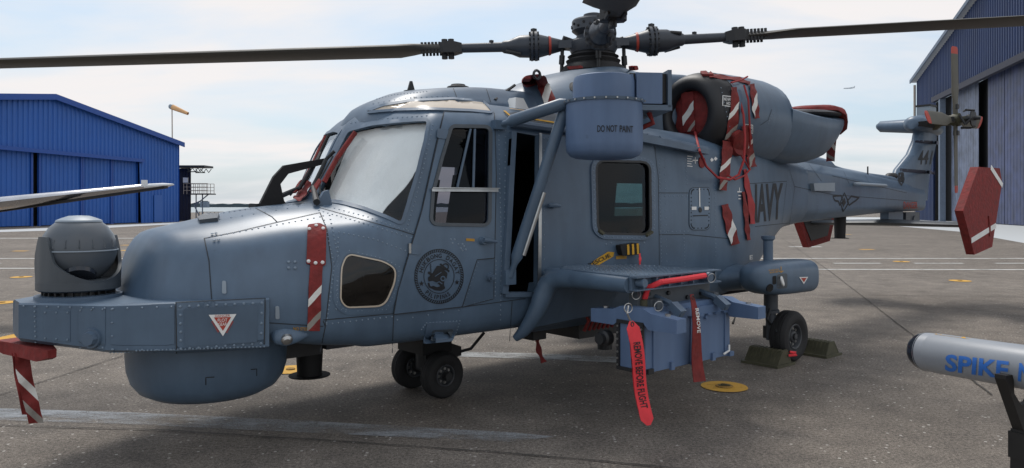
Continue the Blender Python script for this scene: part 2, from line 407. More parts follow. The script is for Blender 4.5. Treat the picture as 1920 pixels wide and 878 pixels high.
def strip(mb, pts2, width, fn, off, step=7, closed=False):
    """flat strip of given width (m) along a polyline on a surface"""
    q = resample([Vector(p) for p in pts2], step, closed)
    P = [fn(p) for p in q]; n = len(P); o = len(mb.v)
    for i, (c, nn) in enumerate(P):
        a = P[i - 1][0] if (i or closed) else c; b = P[(i + 1) % n][0] if (i < n - 1 or closed) else c
        t = (b - a).normalized() if (b - a).length > 1e-7 else Vector((1, 0, 0))
        sd_ = t.cross(nn).normalized() * width / 2
        mb.v += [tuple(c + nn * off + sd_), tuple(c + nn * off - sd_)]
    for i in range(n if closed else n - 1):
        j = (i + 1) % n; mb.f.append((o + 2 * i, o + 2 * i + 1, o + 2 * j + 1, o + 2 * j))
    return mb
def dots(mb, pts2, step, fn, r=.0058, h=.004, closed=False):
    for p in resample([Vector(p) for p in pts2], step, closed):
        MISS[0] = False; c, nn = fn(p)
        if MISS[0]: continue
        q = nn.to_track_quat('Z', 'Y'); o = len(mb.v)
        mb.v += [tuple(c + q @ Vector((r * math.cos(k * 1.0472), r * math.sin(k * 1.0472), .0004))) for k in range(6)]
        mb.v += [tuple(c + q @ Vector((.55 * r * math.cos(k * 1.0472), .55 * r * math.sin(k * 1.0472), h))) for k in range(6)]
        mb.f += [(o + k, o + (k + 1) % 6, o + 6 + (k + 1) % 6, o + 6 + k) for k in range(6)] + [tuple(o + 6 + k for k in range(6))]
    return mb
_fonts = {}
def text2d(s, bold=.0, shear=0):
    """letters as flat 2D triangles scaled to the unit square"""
    cu = bpy.data.curves.new('lettering', 'FONT'); cu.body = s; cu.size = 1; cu.offset = bold; cu.shear = shear; cu.resolution_u = 3
    ob = bpy.data.objects.new('lettering', cu); COL.objects.link(ob)
    dg = bpy.context.evaluated_depsgraph_get(); me = bpy.data.meshes.new_from_object(ob.evaluated_get(dg))
    vs_ = [Vector((v.co.x, v.co.y)) for v in me.vertices]; fs = [tuple(p.vertices) for p in me.polygons]
    bpy.data.objects.remove(ob); bpy.data.curves.remove(cu); bpy.data.meshes.remove(me)
    x0 = min(v.x for v in vs_); x1 = max(v.x for v in vs_); y0 = min(v.y for v in vs_); y1 = max(v.y for v in vs_)
    return [Vector(((v.x - x0) / (x1 - x0), (v.y - y0) / (y1 - y0))) for v in vs_], fs, (x1 - x0) / (y1 - y0)
def letter(mb, s, quad, fn, off=.003, bold=.005, shear=0, cell=5.):
    """quad = TL, TR, BR, BL corners in the surface's 2D coordinates; cut into small cells so that it follows curved skin"""
    vs_, fs, _ = text2d(s, bold, shear); a, b, c, d = [Vector(q) for q in quad]
    P = [(a * (1 - v.x) + b * v.x) * v.y + (d * (1 - v.x) + c * v.x) * (1 - v.y) for v in vs_]
    bm = bmesh.new(); bv = [bm.verts.new((p.x, p.y, 0)) for p in P]
    for f in fs:
        try: bm.faces.new([bv[i] for i in f])
        except ValueError: pass
    bmesh.ops.triangulate(bm, faces=bm.faces[:])
    for _i in range(3):
        e = [e for e in bm.edges if e.calc_length() > cell]
        if not e: break
        bmesh.ops.subdivide_edges(bm, edges=e, cuts=1); bmesh.ops.triangulate(bm, faces=[f for f in bm.faces if len(f.verts) > 3])
    bm.verts.index_update(); out = []
    for v in bm.verts: q, n = fn(Vector((v.co.x, v.co.y))); out.append(q + n * off)
    mb.add(out, [tuple(v.index for v in f.verts) for f in bm.faces]); bm.free(); return mb
def flat(mb, poly, fn, off=.003, step=8):
    vv, tr = tri2d(poly, (), step)
    mb.add([ (lambda h: h[0] + h[1] * off)(fn(p)) for p in vv], tr); return mb
def ribbon(name, cen, width, m, wob=.006, thick=.003, parent=None, label=None, seed=0):
    """hanging fabric band: cen = 3D centres, width vector or list of half-width vectors"""
    rnd = random.Random(seed); me = bpy.data.meshes.new(name); C_ = []; n = len(cen); K = 4
    wv = width if isinstance(width, list) else [Vector(width)] * n
    # denser along the length
    P = []; W = []
    for i in range(n - 1):
        for k in range(4): t = k / 4; P.append(Vector(cen[i]).lerp(Vector(cen[i + 1]), t)); W.append(Vector(wv[i]).lerp(Vector(wv[i + 1]), t))
    P.append(Vector(cen[-1])); W.append(Vector(wv[-1])); n = len(P)
    L_ = [0.]
    for a, b in zip(P, P[1:]): L_.append(L_[-1] + (b - a).length)
    V = []; UV = []
    for i in range(n):
        d = (P[min(i + 1, n - 1)] - P[max(i - 1, 0)]).normalized(); nn = d.cross(W[i]).normalized()
        ph = rnd.random() * .8
        for k in range(K + 1):
            u = k / K; z = wob * math.sin(i * 1.3 + u * 3 + ph) * (0 if i == 0 else 1)
            V.append(P[i] + W[i] * (2 * u - 1) + nn * z); UV.append((u, L_[i] / L_[-1]))
    o = len(V); V += [p + Vector((.0, .0, .0)) for p in V]
    for i in range(n):
        d = (P[min(i + 1, n - 1)] - P[max(i - 1, 0)]).normalized(); nn = d.cross(W[i]).normalized() * thick
        for k in range(K + 1): V[o + i * (K + 1) + k] = V[i * (K + 1) + k] + nn
    F = []
    for i in range(n - 1):
        for k in range(K):
            a = i * (K + 1) + k; q = (a, a + 1, a + K + 2, a + K + 1); F.append(q); F.append(tuple(x + o for x in reversed(q)))
        a = i * (K + 1); F.append((a, a + K + 1, a + K + 1 + o, a + o)); a += K; F.append((a + K + 1, a, a + o, a + K + 1 + o))
    F.append(tuple([k for k in range(K + 1)][::-1]) + tuple(o + k for k in range(K + 1)))
    e = (n - 1) * (K + 1); F.append(tuple(e + k for k in range(K + 1)) + tuple(o + e + k for k in range(K + 1))[::-1])
    me.from_pydata([tuple(v) for v in V], [], F); ul = me.uv_layers.new(name='UVMap'); UV2 = UV + UV
    for lp in me.loops: ul.data[lp.index].uv = UV2[lp.vertex_index]
    return link(name, me, m, parent, 60, label=label)
def pribbon(name, pts, wpx, m, fn, off=.012, parent=None, **k):
    """ribbon whose centre line runs over a surface: pts in that surface's 2D coordinates, wpx its width there"""
    q = [Vector(p) for p in pts]; cen = []; wv = []
    for i, p in enumerate(q):
        d = (q[min(i + 1, len(q) - 1)] - q[max(i - 1, 0)]).normalized(); s_ = Vector((-d.y, d.x)) * ((wpx[i] if isinstance(wpx, list) else wpx) / 2)
        (a, na), (b, nb) = fn(p + s_), fn(p - s_); a = a + na * off; b = b + nb * off
        cen.append((a + b) / 2); wv.append((a - b) / 2)
    return ribbon(name, cen, wv, m, parent=parent, **k)

# ------------------------------------------------------------------ ground and far setting
g = MB(); xs = [-6000, -400, -60, -20, 0, 20, 60, 400, 6000]; ys = [-400, -20, 0, 20, 60, 200, 1000, 9000]
for x in xs:
    for y in ys: g.v.append((x, y, 0))
for i in range(len(xs) - 1):
    for j in range(len(ys) - 1): a = i * len(ys) + j; g.f.append((a, a + len(ys), a + len(ys) + 1, a + 1))
structure(g.build('ground', 'asphalt', smooth=0))
def sheet(name, poly, m, z=.004):
    mb = MB(); mb.add([(p[0], p[1], z) for p in poly], [tuple(range(len(poly)))]); return structure(mb.build(name, m, smooth=0))
sheet('water', [(-5000, 185), (-20, 185), (60, 700), (5000, 700), (5000, 5200), (-5000, 5200)], 'water')
ap = [ground(p) for p in [(1400, 417), (1680, 424), (1803, 435), (1925, 457), (2200, 500)]]
sheet('concrete_apron', [p[:2] for p in ap] + [(60, 20), (75, 90), (10, 110)], 'apron_concrete')
lb = [ground(p) for p in [(-60, 437), (120, 432), (335, 420), (335, 417), (-60, 434)]]
sheet('hangar_threshold', [p[:2] for p in lb], 'apron_concrete')
def hline(y, x0, x1, wd, name='painted_line', m='line_white', yl=None):
    """line across the apron: y is its image height at the right, yl at the left end"""
    a = ground((x0, yl or y)); b = ground((x1, y)); d = (b - a).normalized(); n = Vector((-d.y, d.x, 0)) * wd / 2
    return sheet(name, [(a - n)[:2], (b - n)[:2], (b + n)[:2], (a + n)[:2]], m)
hline(485, -400, 2300, .17); hline(506.5, -400, 2300, .15, yl=503)
for a, b in ((1563, 1652), (1714, 1806), (1866, 1950), (70, 150), (-60, 2), (205, 250), (1400, 1500)): hline(494, a, b, .15, 'line_dash')
hline(447, -200, 330, .35, yl=447); hline(463, 1480, 1540, .3, 'line_dash')
for a, y in ((1612, 468), (25, 471), (228, 460), (1570, 440), (226, 470)): hline(y, a, a + 26, .3, 'yellow_dash', 'disc_yellow')
# worn white band across the foreground and pavement joints
q = [ground(p) for p in [(-80, 764), (260, 775), (520, 787), (960, 812), (1040, 820), (960, 830), (480, 808), (230, 796), (-80, 786)]]
sheet('worn_line', [p[:2] for p in q], 'line_worn')
q = [ground(p) for p in [(850, 660), (1000, 663), (1160, 670), (1160, 681), (1000, 674), (850, 669)]]
sheet('worn_line', [p[:2] for p in q], 'line_worn2')
def crack(pts, wd, name='pavement_joint'):
    mb = MB(); P = [ground(p) for p in pts]; n = []
    for a, b in zip(P, P[1:]):
        k = max(2, int((b - a).length / .12)); n += [a.lerp(b, i / k) + Vector((random.uniform(-.006, .006), random.uniform(-.006, .006), 0)) for i in range(k)]
    n.append(P[-1])
    for i, p in enumerate(n):
        d = (n[min(i + 1, len(n) - 1)] - n[max(0, i - 1)]).normalized(); s_ = Vector((-d.y, d.x, 0)) * wd * random.uniform(.3, .7)
        mb.v += [tuple(p + s_ + Vector((0, 0, .008))), tuple(p - s_ + Vector((0, 0, .008)))]
    mb.f = [(2 * i, 2 * i + 1, 2 * i + 3, 2 * i + 2) for i in range(len(n) - 1)]
    structure(mb.build(name, 'asphalt_crack', smooth=0))
crack([(1465, 446), (1560, 512), (1717, 634), (1860, 742)], .012); crack([(-60, 797), (300, 808), (620, 828), (960, 852), (1500, 900)], .012)
crack([(0, 742), (120, 704), (230, 668)], .012); crack([(1500, 553), (1800, 556), (2000, 560)], .015)
q = [ground(p) for p in [(-120, 660), (75, 616), (82, 622), (-120, 672)]]
sheet('yellow_line', [p[:2] for p in q], 'disc_yellow')
# yellow tie-down points painted on the apron
def disc(px, r, label, bowl=False):
    c = ground(px); t = thing('tie_down_point', (c.x, c.y, 0), label, 'tie-down point', 'yellow tie-down points in the apron')
    n = 40; mb = MB(); 
    r0 = .06 if bowl else r * .2
    mb.add([(c.x + r_ * math.cos(2 * math.pi * k / n) * random.uniform(.985, 1.015), c.y + r_ * math.sin(2 * math.pi * k / n) * random.uniform(.985, 1.015), .006) for r_ in (r, r0) for k in range(n)], [(k, (k + 1) % n, n + (k + 1) % n, n + k) for k in range(n)])
    mb.build('painted_disc', 'disc_yellow', t, smooth=0)
    b = MB(); b.rev((c.x, c.y, .010), (c.x, c.y, 1), [(0, r0 * 1.15), (.006, r0), (.004, r0 * .8), (.001, .02)], 20, False, True); b.build('socket', 'socket', t)
    if bowl:
        b = MB(); b.torus((c.x + .01, c.y, .016), (.2, .3, .9), .032, .006, 16, 6); b.cyl((c.x - .045, c.y, .014), (c.x + .045, c.y, .014), .007); b.build('ring', 'olive', t)
disc((1358, 726), .178, 'yellow tie-down ring with open socket on the asphalt below the hanging grey box', True)
disc((1800, 527), .19, 'yellow painted tie-down spot between the white lines and the missile')
disc((1690, 491), .20, 'yellow tie-down spot lying between the two white lines at right')
disc((545, 694), .17, 'yellow tie-down spot half hidden behind the black post under the nose')
disc((4, 568), .19, 'yellow tie-down spot left of the nose box')
disc((1450, 492), .2, 'yellow tie-down spot behind the main gear fairing')
disc((40, 520), .19, 'faint yellow tie-down spot left of the sensor turret')

# blue hangar on the left: corrugated gable end with sliding door leaves
def corrugated(mb, f0, f1, z0, ztop, pitch=.45, depth=.07, out=Vector((0, 0, 0))):
    """ribbed sheet along the ground line f0->f1, ztop(s) its top"""
    d = (f1 - f0); Ln = d.length; d.normalize(); n = Vector((d.y, -d.x, 0)); s = 0; cols = []
    while s < Ln:
        for a, e in ((0, 0), (.55, 0), (.65, 1), (.9, 1)):
            t = min(Ln, s + a * pitch); cols.append((t, e))
        s += pitch
    cols.append((Ln, 0))
    o = len(mb.v)
    for t, e in cols:
        p = f0 + d * t + n * (depth * e) + out; mb.v += [(p.x, p.y, z0(t) if callable(z0) else z0), (p.x, p.y, ztop(t) if callable(ztop) else ztop)]
    mb.f += [(o + 2 * i, o + 2 * i + 2, o + 2 * i + 3, o + 2 * i + 1) for i in range(len(cols) - 1)]
    return mb
A = Vector((-31.25, 70, 0)); dA = Vector((-.171, -1, 0)).normalized(); LA = 30.8
hg = thing('hangar', A, 'bright blue corrugated gabled hangar with sliding doors at left', 'hangar')
B = A + dA * LA; nA = Vector((dA.y, -dA.x, 0)); nA = nA if nA.dot(-A) > 0 else -nA
top = lambda s: 7.2 + 2.2 * (1 - abs(s - 15.4) / 15.4)
dz = 5.35
mb = MB()
# upper gable, and the full-height bays each side of the doors
P0 = A + dA * .0
corrugated(mb, B, A, lambda t: dz if 2.2 < t < 25.3 else 0, lambda t: top(LA - t))
mb.build('gable_wall', 'hangar_blue', hg, smooth=0)
inn = -nA
mb = MB(); mb.box(((A + B) / 2 + inn * .7 + Vector((0, 0, dz / 2)))[:], (LA * .98, .1, dz), Matrix.Rotation(math.atan2(dA.y, dA.x), 3, 'Z')); mb.build('door_shade_board', 'black', hg, smooth=0)  # black board: shade inside the hangar put into its colour
for s0, s1 in ((5.55, 8.6), (8.75, 11.9), (12.1, 16.2), (16.9, 22.2), (22.4, 28.4)):
    leaf = MB(); corrugated(leaf, A + dA * s1 + inn * .3, A + dA * s0 + inn * .3, .05, dz - .02, .42, .06); leaf.build('door_leaf', 'hangar_blue', hg, smooth=0)
    for s in (s0, s1): fr = MB(); p = A + dA * s + inn * .28; fr.box((p.x, p.y, dz / 2), (.18, .16, dz), Matrix.Rotation(math.atan2(dA.y, dA.x), 3, 'Z')); fr.build('door_frame', 'hangar_trim', hg, smooth=0)
rot = Matrix.Rotation(math.atan2(dA.y, dA.x), 3, 'Z')
mb = MB(); p = A + dA * 16.9 + nA * .12; mb.box((p.x, p.y, dz + .05), (23.4, .25, .28), rot); mb.build('door_header', 'hangar_trim', hg, smooth=0)
mb = MB(); p = A + dA * 3.2 + nA * .1; mb.box((p.x, p.y, 1.25), (1.1, .08, 2.4), rot); mb.build('side_door', 'hangar_blue', hg, smooth=0)
mb = MB(); bk = inn * 45
for s0, s1 in ((-.3, 15.4), (15.4, LA + .3)):
    a = A + dA * s0; b = A + dA * s1; za, zb = top(s0) + .12, top(s1) + .12
    q = [a + nA * .35 + Vector((0, 0, za)), b + nA * .35 + Vector((0, 0, zb)), b + bk + Vector((0, 0, zb)), a + bk + Vector((0, 0, za))]
    mb.prism(q, (0, 0, .12))
mb.build('roof', 'hangar_roof', hg, smooth=0)
mb = MB()
for s0, s1 in ((-.3, 15.4), (15.4, LA + .3)):
    a = A + dA * s0 + nA * .36; b = A + dA * s1 + nA * .36; za, zb = top(s0) - .14, top(s1) - .14
    mb.prism([a + Vector((0, 0, za)), b + Vector((0, 0, zb)), b + Vector((0, 0, zb + .42)), a + Vector((0, 0, za + .42))], nA * .08)
mb.build('fascia', 'hangar_trim', hg, smooth=0)
mb = MB(); corrugated(mb, A, A + bk, 0, 7.2); mb.build('side_wall', 'hangar_blue', hg, smooth=0)
# dark stair block beside the hangar
st = thing('stair_block', (-33, 75.5, 0), 'dark navy container block with flat truss roof and outside stairs beside the blue hangar', 'building')
Zs = 75
def wx(px, Z): return (px - 960) / 1400 * Z
def wz(py, Z): return EYE + (388 - py) / 1400 * Z
mb = MB(); corrugated(mb, Vector((wx(330, Zs), Zs, 0)), Vector((wx(357, Zs), Zs, 0)), 0, wz(316, Zs), .32, .06); corrugated(mb, Vector((wx(357, Zs), Zs, 0)), Vector((wx(354, Zs + 6), Zs + 6, 0)), 0, wz(316, Zs), .32, .06); mb.build('wall', 'navy_dark', st, smooth=0)
mb = MB(); mb.box((wx(361, Zs), Zs + .1, wz(313, Zs)), (wx(391, Zs) - wx(331, Zs), 2.2, .2)); mb.build('roof', 'dark', st, smooth=0)
mb = MB()
for y0 in (Zs - .9, Zs + 1.1):
    z0, z1 = wz(323, Zs), wz(316, Zs); x0 = wx(358, Zs); x1 = wx(388, Zs)
    mb.cyl((x0, y0, z0), (wx(376, Zs), y0, z0), .05); k = 6
    for i in range(k): a = x0 + (x1 - x0) * i / k; b = x0 + (x1 - x0) * (i + 1) / k; mb.cyl((a, y0, z0 if i % 2 else z1), (b, y0, z1 if i % 2 else z0), .035, n=6)
    mb.build('roof_truss', 'dark', st); mb = MB()
mb = MB(); mb.box((wx(349, Zs), Zs - .1, wz(338, Zs)), (.5, .1, .5)); mb.build('lamp', 'white', st, smooth=0)
mb = MB(); mb.box((wx(372, Zs), Zs + .6, wz(364, Zs)), (wx(391, Zs) - wx(346, Zs), 1.6, .12)); mb.build('landing', 'dark', st, smooth=0)
mb = MB(); zl = wz(364, Zs)
for y0 in (Zs - .2, Zs + 1.4):
    for px in (346, 352, 360, 368, 376, 384, 391): mb.cyl((wx(px, Zs), y0, zl), (wx(px, Zs), y0, zl + 1.05), .03, n=6)
    for h_ in (.35, .7, 1.05): mb.cyl((wx(346, Zs), y0, zl + h_), (wx(391, Zs), y0, zl + h_), .028, n=6)
    mb.build('railing', 'rail', st); mb = MB()
mb = MB()
for px in (363, 375): mb.cyl((wx(px, Zs), Zs + .6, 0), (wx(px, Zs), Zs + .6, zl), .06, n=6)
mb.cyl((wx(390, Zs), Zs + .2, zl), (wx(363, Zs), Zs + .2, zl - 1.2), .06, n=6); mb.cyl((wx(363, Zs), Zs + .2, zl - 1.2), (wx(376, Zs), Zs + .2, .1), .06, n=6); mb.cyl((wx(376, Zs), Zs + .2, wz(376, Zs)), (wx(358, Zs), Zs + .2, wz(384, Zs)), .05, n=6)
mb.build('stair', 'far_grey', st)
# guard rail, far shore, far building
gr = thing('guard_rail', (wx(400, 80), 80, 0), 'low pale guard rail at the edge of the apron beside the water', 'guard rail')
mb = MB()
for px in range(374, 424, 7): mb.cyl((wx(px, 80), 80, 0), (wx(px, 80), 80, .85), .04, n=6).build('post', 'rail', gr); mb = MB()
for h_ in (.45, .85): mb.cyl((wx(372, 80), 80, h_), (wx(422, 80), 80, h_), .035, n=6)
mb.build('top_rail', 'rail', gr)
mb = MB(); random.seed(3); xx = -3000
tops = []
while xx < 4000: tops.append((xx, 2400, 8 + random.random() * 7)); xx += 18
for x, y, h_ in tops: mb.v += [(x, y, 0), (x, y, h_), (x, y + 150, h_ * .8)]
for i in range(len(tops) - 1): a = 3 * i; mb.f += [(a, a + 3, a + 4, a + 1), (a + 1, a + 4, a + 5, a + 2)]
structure(mb.build('far_shore', 'far_tree', smooth=0))
fb = thing('far_building', (wx(384, 1500), 1500, 0), 'pale boxy building far away across the water', 'building')
mb = MB(); mb.box((wx(384, 1500), 1500, 6), (14, 12, 12)); mb.build('wall', 'far_grey', fb, smooth=0)
mb = MB(); mb.box((wx(384, 1500), 1500, 12.6), (10, 8, 1.2)); mb.build('roof', 'far_tree', fb, smooth=0)
# windsock
Zw = 73; xw = wx(322.5, Zw)
ws = thing('windsock', (xw, Zw, 0), 'orange windsock with pale mouth drooping from its pole above the blue hangar', 'windsock')
MB().cyl((xw + .1, Zw, 0), (xw, Zw, wz(203, Zw)), .07, .05).build('pole', 'rail', ws)
mb = MB(); a = Vector((wx(321, Zw), Zw, wz(200, Zw))); b = Vector((wx(355, Zw), Zw - .3, wz(214, Zw)))
mb.rev(a, b, [(0, .24), (.3, .26), (.9, .22), ((b - a).length, .15)], 14, False, False); mb.build('sock', 'sock', ws)
mb = MB(); mb.rev(a - (b - a).normalized() * .2, b, [(0, .16), (.1, .25), (.35, .27)], 14, True, False); mb.build('mouth', 'paint_pale', ws)
# airliner in the sky
Zp = 900; c = Vector((wx(1592, Zp), Zp, wz(165.5, Zp))); pl = thing('airliner', c, 'tiny white airliner climbing in the sky above the tail boom', 'airplane')
mb = MB(); mb.rev(c + Vector((-7, 0, -.3)), c + Vector((7, 0, .3)), [(0, .1), (1, .6), (3, .75), (10, .75), (14, .15)], 10); mb.build('body', 'plane_white', pl)
mb = MB(); mb.prism([c + Vector(p) for p in ((-1, 0, 0), (1.4, 0, 0), (3.4, -6, .5), (2.6, -6, .5))], (0, 0, .2)); mb.prism([c + Vector(p) for p in ((-1, 0, 0), (1.4, 0, 0), (3.4, 6, .5), (2.6, 6, .5))], (0, 0, .2)); mb.build('wing', 'plane_white', pl, smooth=0)
mb = MB(); mb.prism([c + Vector(p) for p in ((4.8, 0, .4), (6.8, 0, .4), (7.4, 0, 2.6), (6.4, 0, 2.6))], (0, .2, 0)); mb.build('tail_fin', 'plane_white', pl, smooth=0)

# navy hangar on the right
A2 = Vector((43.9, 81, 0)); d2 = Vector((-.27, -1, 0)).normalized(); n2_ = Vector((-1, .27, 0)).normalized(); L2 = 60; kk = 1 / Vector((.27, 1)).length
h2 = thing('hangar', A2, 'tall navy corrugated hangar with a white-edged gable roof behind the tail', 'hangar')
T = lambda t: t / kk
top2 = lambda s: 14.9 + .198 * (30 - abs(s - 30))
hd0, hd1, hz2 = T(6.9), T(52), 12.0
mb = MB(); corrugated(mb, A2, A2 + d2 * L2, lambda t: hz2 if hd0 < t < hd1 else 0, top2, .5, .08); 
mb.build('gable_wall', 'hangar_navy', h2, smooth=0)
mb = MB(); corrugated(mb, A2 + n2_ * .1 + Vector((0, 0, 0)), A2 + d2 * hd0 + n2_ * .1, 0, 10.6, .5, .1); mb.build('lower_wall', 'hangar_navy', h2, smooth=0)
in2 = -n2_; r2 = Matrix.Rotation(math.atan2(d2.y, d2.x), 3, 'Z')
mb = MB(); p = A2 + d2 * (L2 / 2) + in2 * 1.1; mb.box((p.x, p.y, 6), (L2 * .98, .1, 12.5), r2); mb.build('door_shade_board', 'black', h2, smooth=0)  # black board again stands in for the unlit inside
# leaves: pale steel leaf, gap, wide leaf pair, dark opening
def tpx(px): # distance along the face at an image column
    k = (px - 960) / 1400; return (43.9 - 81 * k) / (.27 - k) * -1 if False else ((43.9 - k * 81) / (.27 - k)) / kk
for i, (p0, p1, m_) in enumerate(((1773, 1823, 'door_grey'), (1837, 1867, 'door_blue'), (1867.5, 1906, 'door_blue'))):
    lf = MB(); corrugated(lf, A2 + d2 * tpx(p0) + in2 * (.5 + .1 * (i > 0)), A2 + d2 * tpx(p1) + in2 * (.5 + .1 * (i > 0)), .05, 12.1, .62, .02); lf.build('door_leaf', m_, h2, smooth=0)
for px in (1768.5, ):
    mb = MB(); p = A2 + d2 * tpx(px) + n2_ * .1; mb.box((p.x, p.y, 6), (.5, .5, 12), r2); mb.build('door_jamb', 'far_grey', h2, smooth=0)
mb = MB(); p = A2 + d2 * ((hd0 + hd1) / 2) + n2_ * .2; mb.box((p.x, p.y, 12.0), (hd1 - hd0, .4, .5), r2); mb.build('door_header', 'navy_dark', h2, smooth=0)
mb = MB(); bk = in2 * 50
for s0, s1 in ((-.4, 30), (30, L2 + .4)):
    a = A2 + d2 * s0; b = A2 + d2 * s1; za, zb = top2(s0) + .1, top2(s1) + .1
    mb.prism([a + n2_ * .5 + Vector((0, 0, za)), b + n2_ * .5 + Vector((0, 0, zb)), b + bk + Vector((0, 0, zb)), a + bk + Vector((0, 0, za))], (0, 0, .15))
mb.build('roof', 'hangar_roof', h2, smooth=0)
mb = MB()
a = A2 + d2 * -.4 + n2_ * .52; b = A2 + d2 * 30 + n2_ * .52
mb.prism([a + Vector((0, 0, 14.85)), b + Vector((0, 0, 20.8)), b + Vector((0, 0, 21.15)), a + Vector((0, 0, 15.2))], n2_ * .1); mb.build('fascia', 'far_grey', h2, smooth=0)
mb = MB(); p = A2 + n2_ * .2; mb.cyl((p.x, p.y, 0), (p.x, p.y, 14.6), .12); mb.build('downpipe', 'rail', h2)
# wing of another aircraft reaching in from the left
wr = thing('aircraft_wing', (-6.5, 9.2, 1.3), 'silver aircraft wing tip with clear end light reaching in at far left', 'aircraft wing')
def sect(c, ch, th, n=14):
    out = []
    for k in range(n):
        a = 2 * math.pi * k / n; x = math.cos(a); y = math.sin(a); out.append(Vector((c[0], c[1] + ch / 2 * x, c[2] + th / 2 * y * (1 - .35 * x))))
    return out
mb = MB(); mb.rings([sect((-10, 9.0, .93), 1.1, .24), sect((-6.17, 9.3, 1.455), .75, .145), sect((-4.85, 9.9, 1.655), .5, .085), sect((-4.78, 9.95, 1.662), .46, .075)]); mb.build('wing', 'wing_silver', wr, 60)
mb = MB(); mb.box((-6.4, 9.33, 1.35), (4.2, .1, .03), Matrix.Rotation(-.142, 3, 'Y') ); mb.build('underside_slot', 'black', wr, smooth=0)
mb = MB(); mb.rings([sect((-4.78, 9.95, 1.665), .4, .085), sect((-4.66, 10, 1.682), .26, .07), sect((-4.55, 10.03, 1.70), .06, .02)]); mb.box((-4.8, 9.75, 1.70), (.05, .07, .1)); mb.build('tip_light', 'clear', wr)

# ------------------------------------------------------------------ helicopter: skins
def pchip(xs, ys, q):
    """monotone cubic interpolation"""
    xs = np.array(xs, float); ys = np.array(ys, float); h = np.diff(xs); d = np.diff(ys) / h; n = len(xs); m = np.zeros(n)
    for i in range(1, n - 1):
        if d[i - 1] * d[i] > 0: w1 = 2 * h[i] + h[i - 1]; w2 = h[i] + 2 * h[i - 1]; m[i] = (w1 + w2) / (w1 / d[i - 1] + w2 / d[i])
    m[0] = d[0]; m[-1] = d[-1]; i = np.clip(np.searchsorted(xs, q) - 1, 0, n - 2); t = (q - xs[i]) / h[i]
    return (2 * t**3 - 3 * t**2 + 1) * ys[i] + (t**3 - 2 * t**2 + t) * h[i] * m[i] + (-2 * t**3 + 3 * t**2) * ys[i + 1] + (t**3 - t**2) * h[i] * m[i + 1]
def halfprofile(pts, rad, arc=5, seg=4):
    P = [Vector(p) for p in pts]; out = [P[0]]; prev = P[0]
    for i in range(1, len(P) - 1):
        a, b, c = P[i - 1], P[i], P[i + 1]; k = min(rad[i], (a - b).length * .46, (c - b).length * .46)
        s_ = b + (a - b).normalized() * k if k > 0 else b; e = b + (c - b).normalized() * k if k > 0 else b
        for j in range(1, seg + 1): out.append(prev.lerp(s_, j / seg))
        for j in range(1, arc + 1): t = j / arc; out.append(s_ * (1 - t) ** 2 + b * 2 * t * (1 - t) + e * t * t)
        prev = e
    for j in range(1, seg + 1): out.append(prev.lerp(P[-1], j / seg))
    return out
def loft(stations, rad, xs, cy=0., mirror=True, names=None, arc=5, seg=4):
    """stations: [(x, [(w,z)...])]; half profiles from bottom centre to top centre, mirrored about y=cy"""
    X = [s_[0] for s_ in stations]; k = len(stations[0][1]); par = [[(pchip(X, [s_[1][i][0] for s_ in stations], x), pchip(X, [s_[1][i][1] for s_ in stations], x)) for i in range(k)] for x in xs]
    rs = []
    for x, pr_ in zip(xs, par):
        h = halfprofile(pr_, rad, arc, seg); rs.append([(x, cy - p.x, p.y) for p in h] + [(x, cy + p.x, p.y) for p in reversed(h[1:-1])])
    m = MB(); m.rings(rs); return m
def arange(a, b, st): n = max(1, int(round((b - a) / st))); return [a + (b - a) * i / n for i in range(n + 1)]

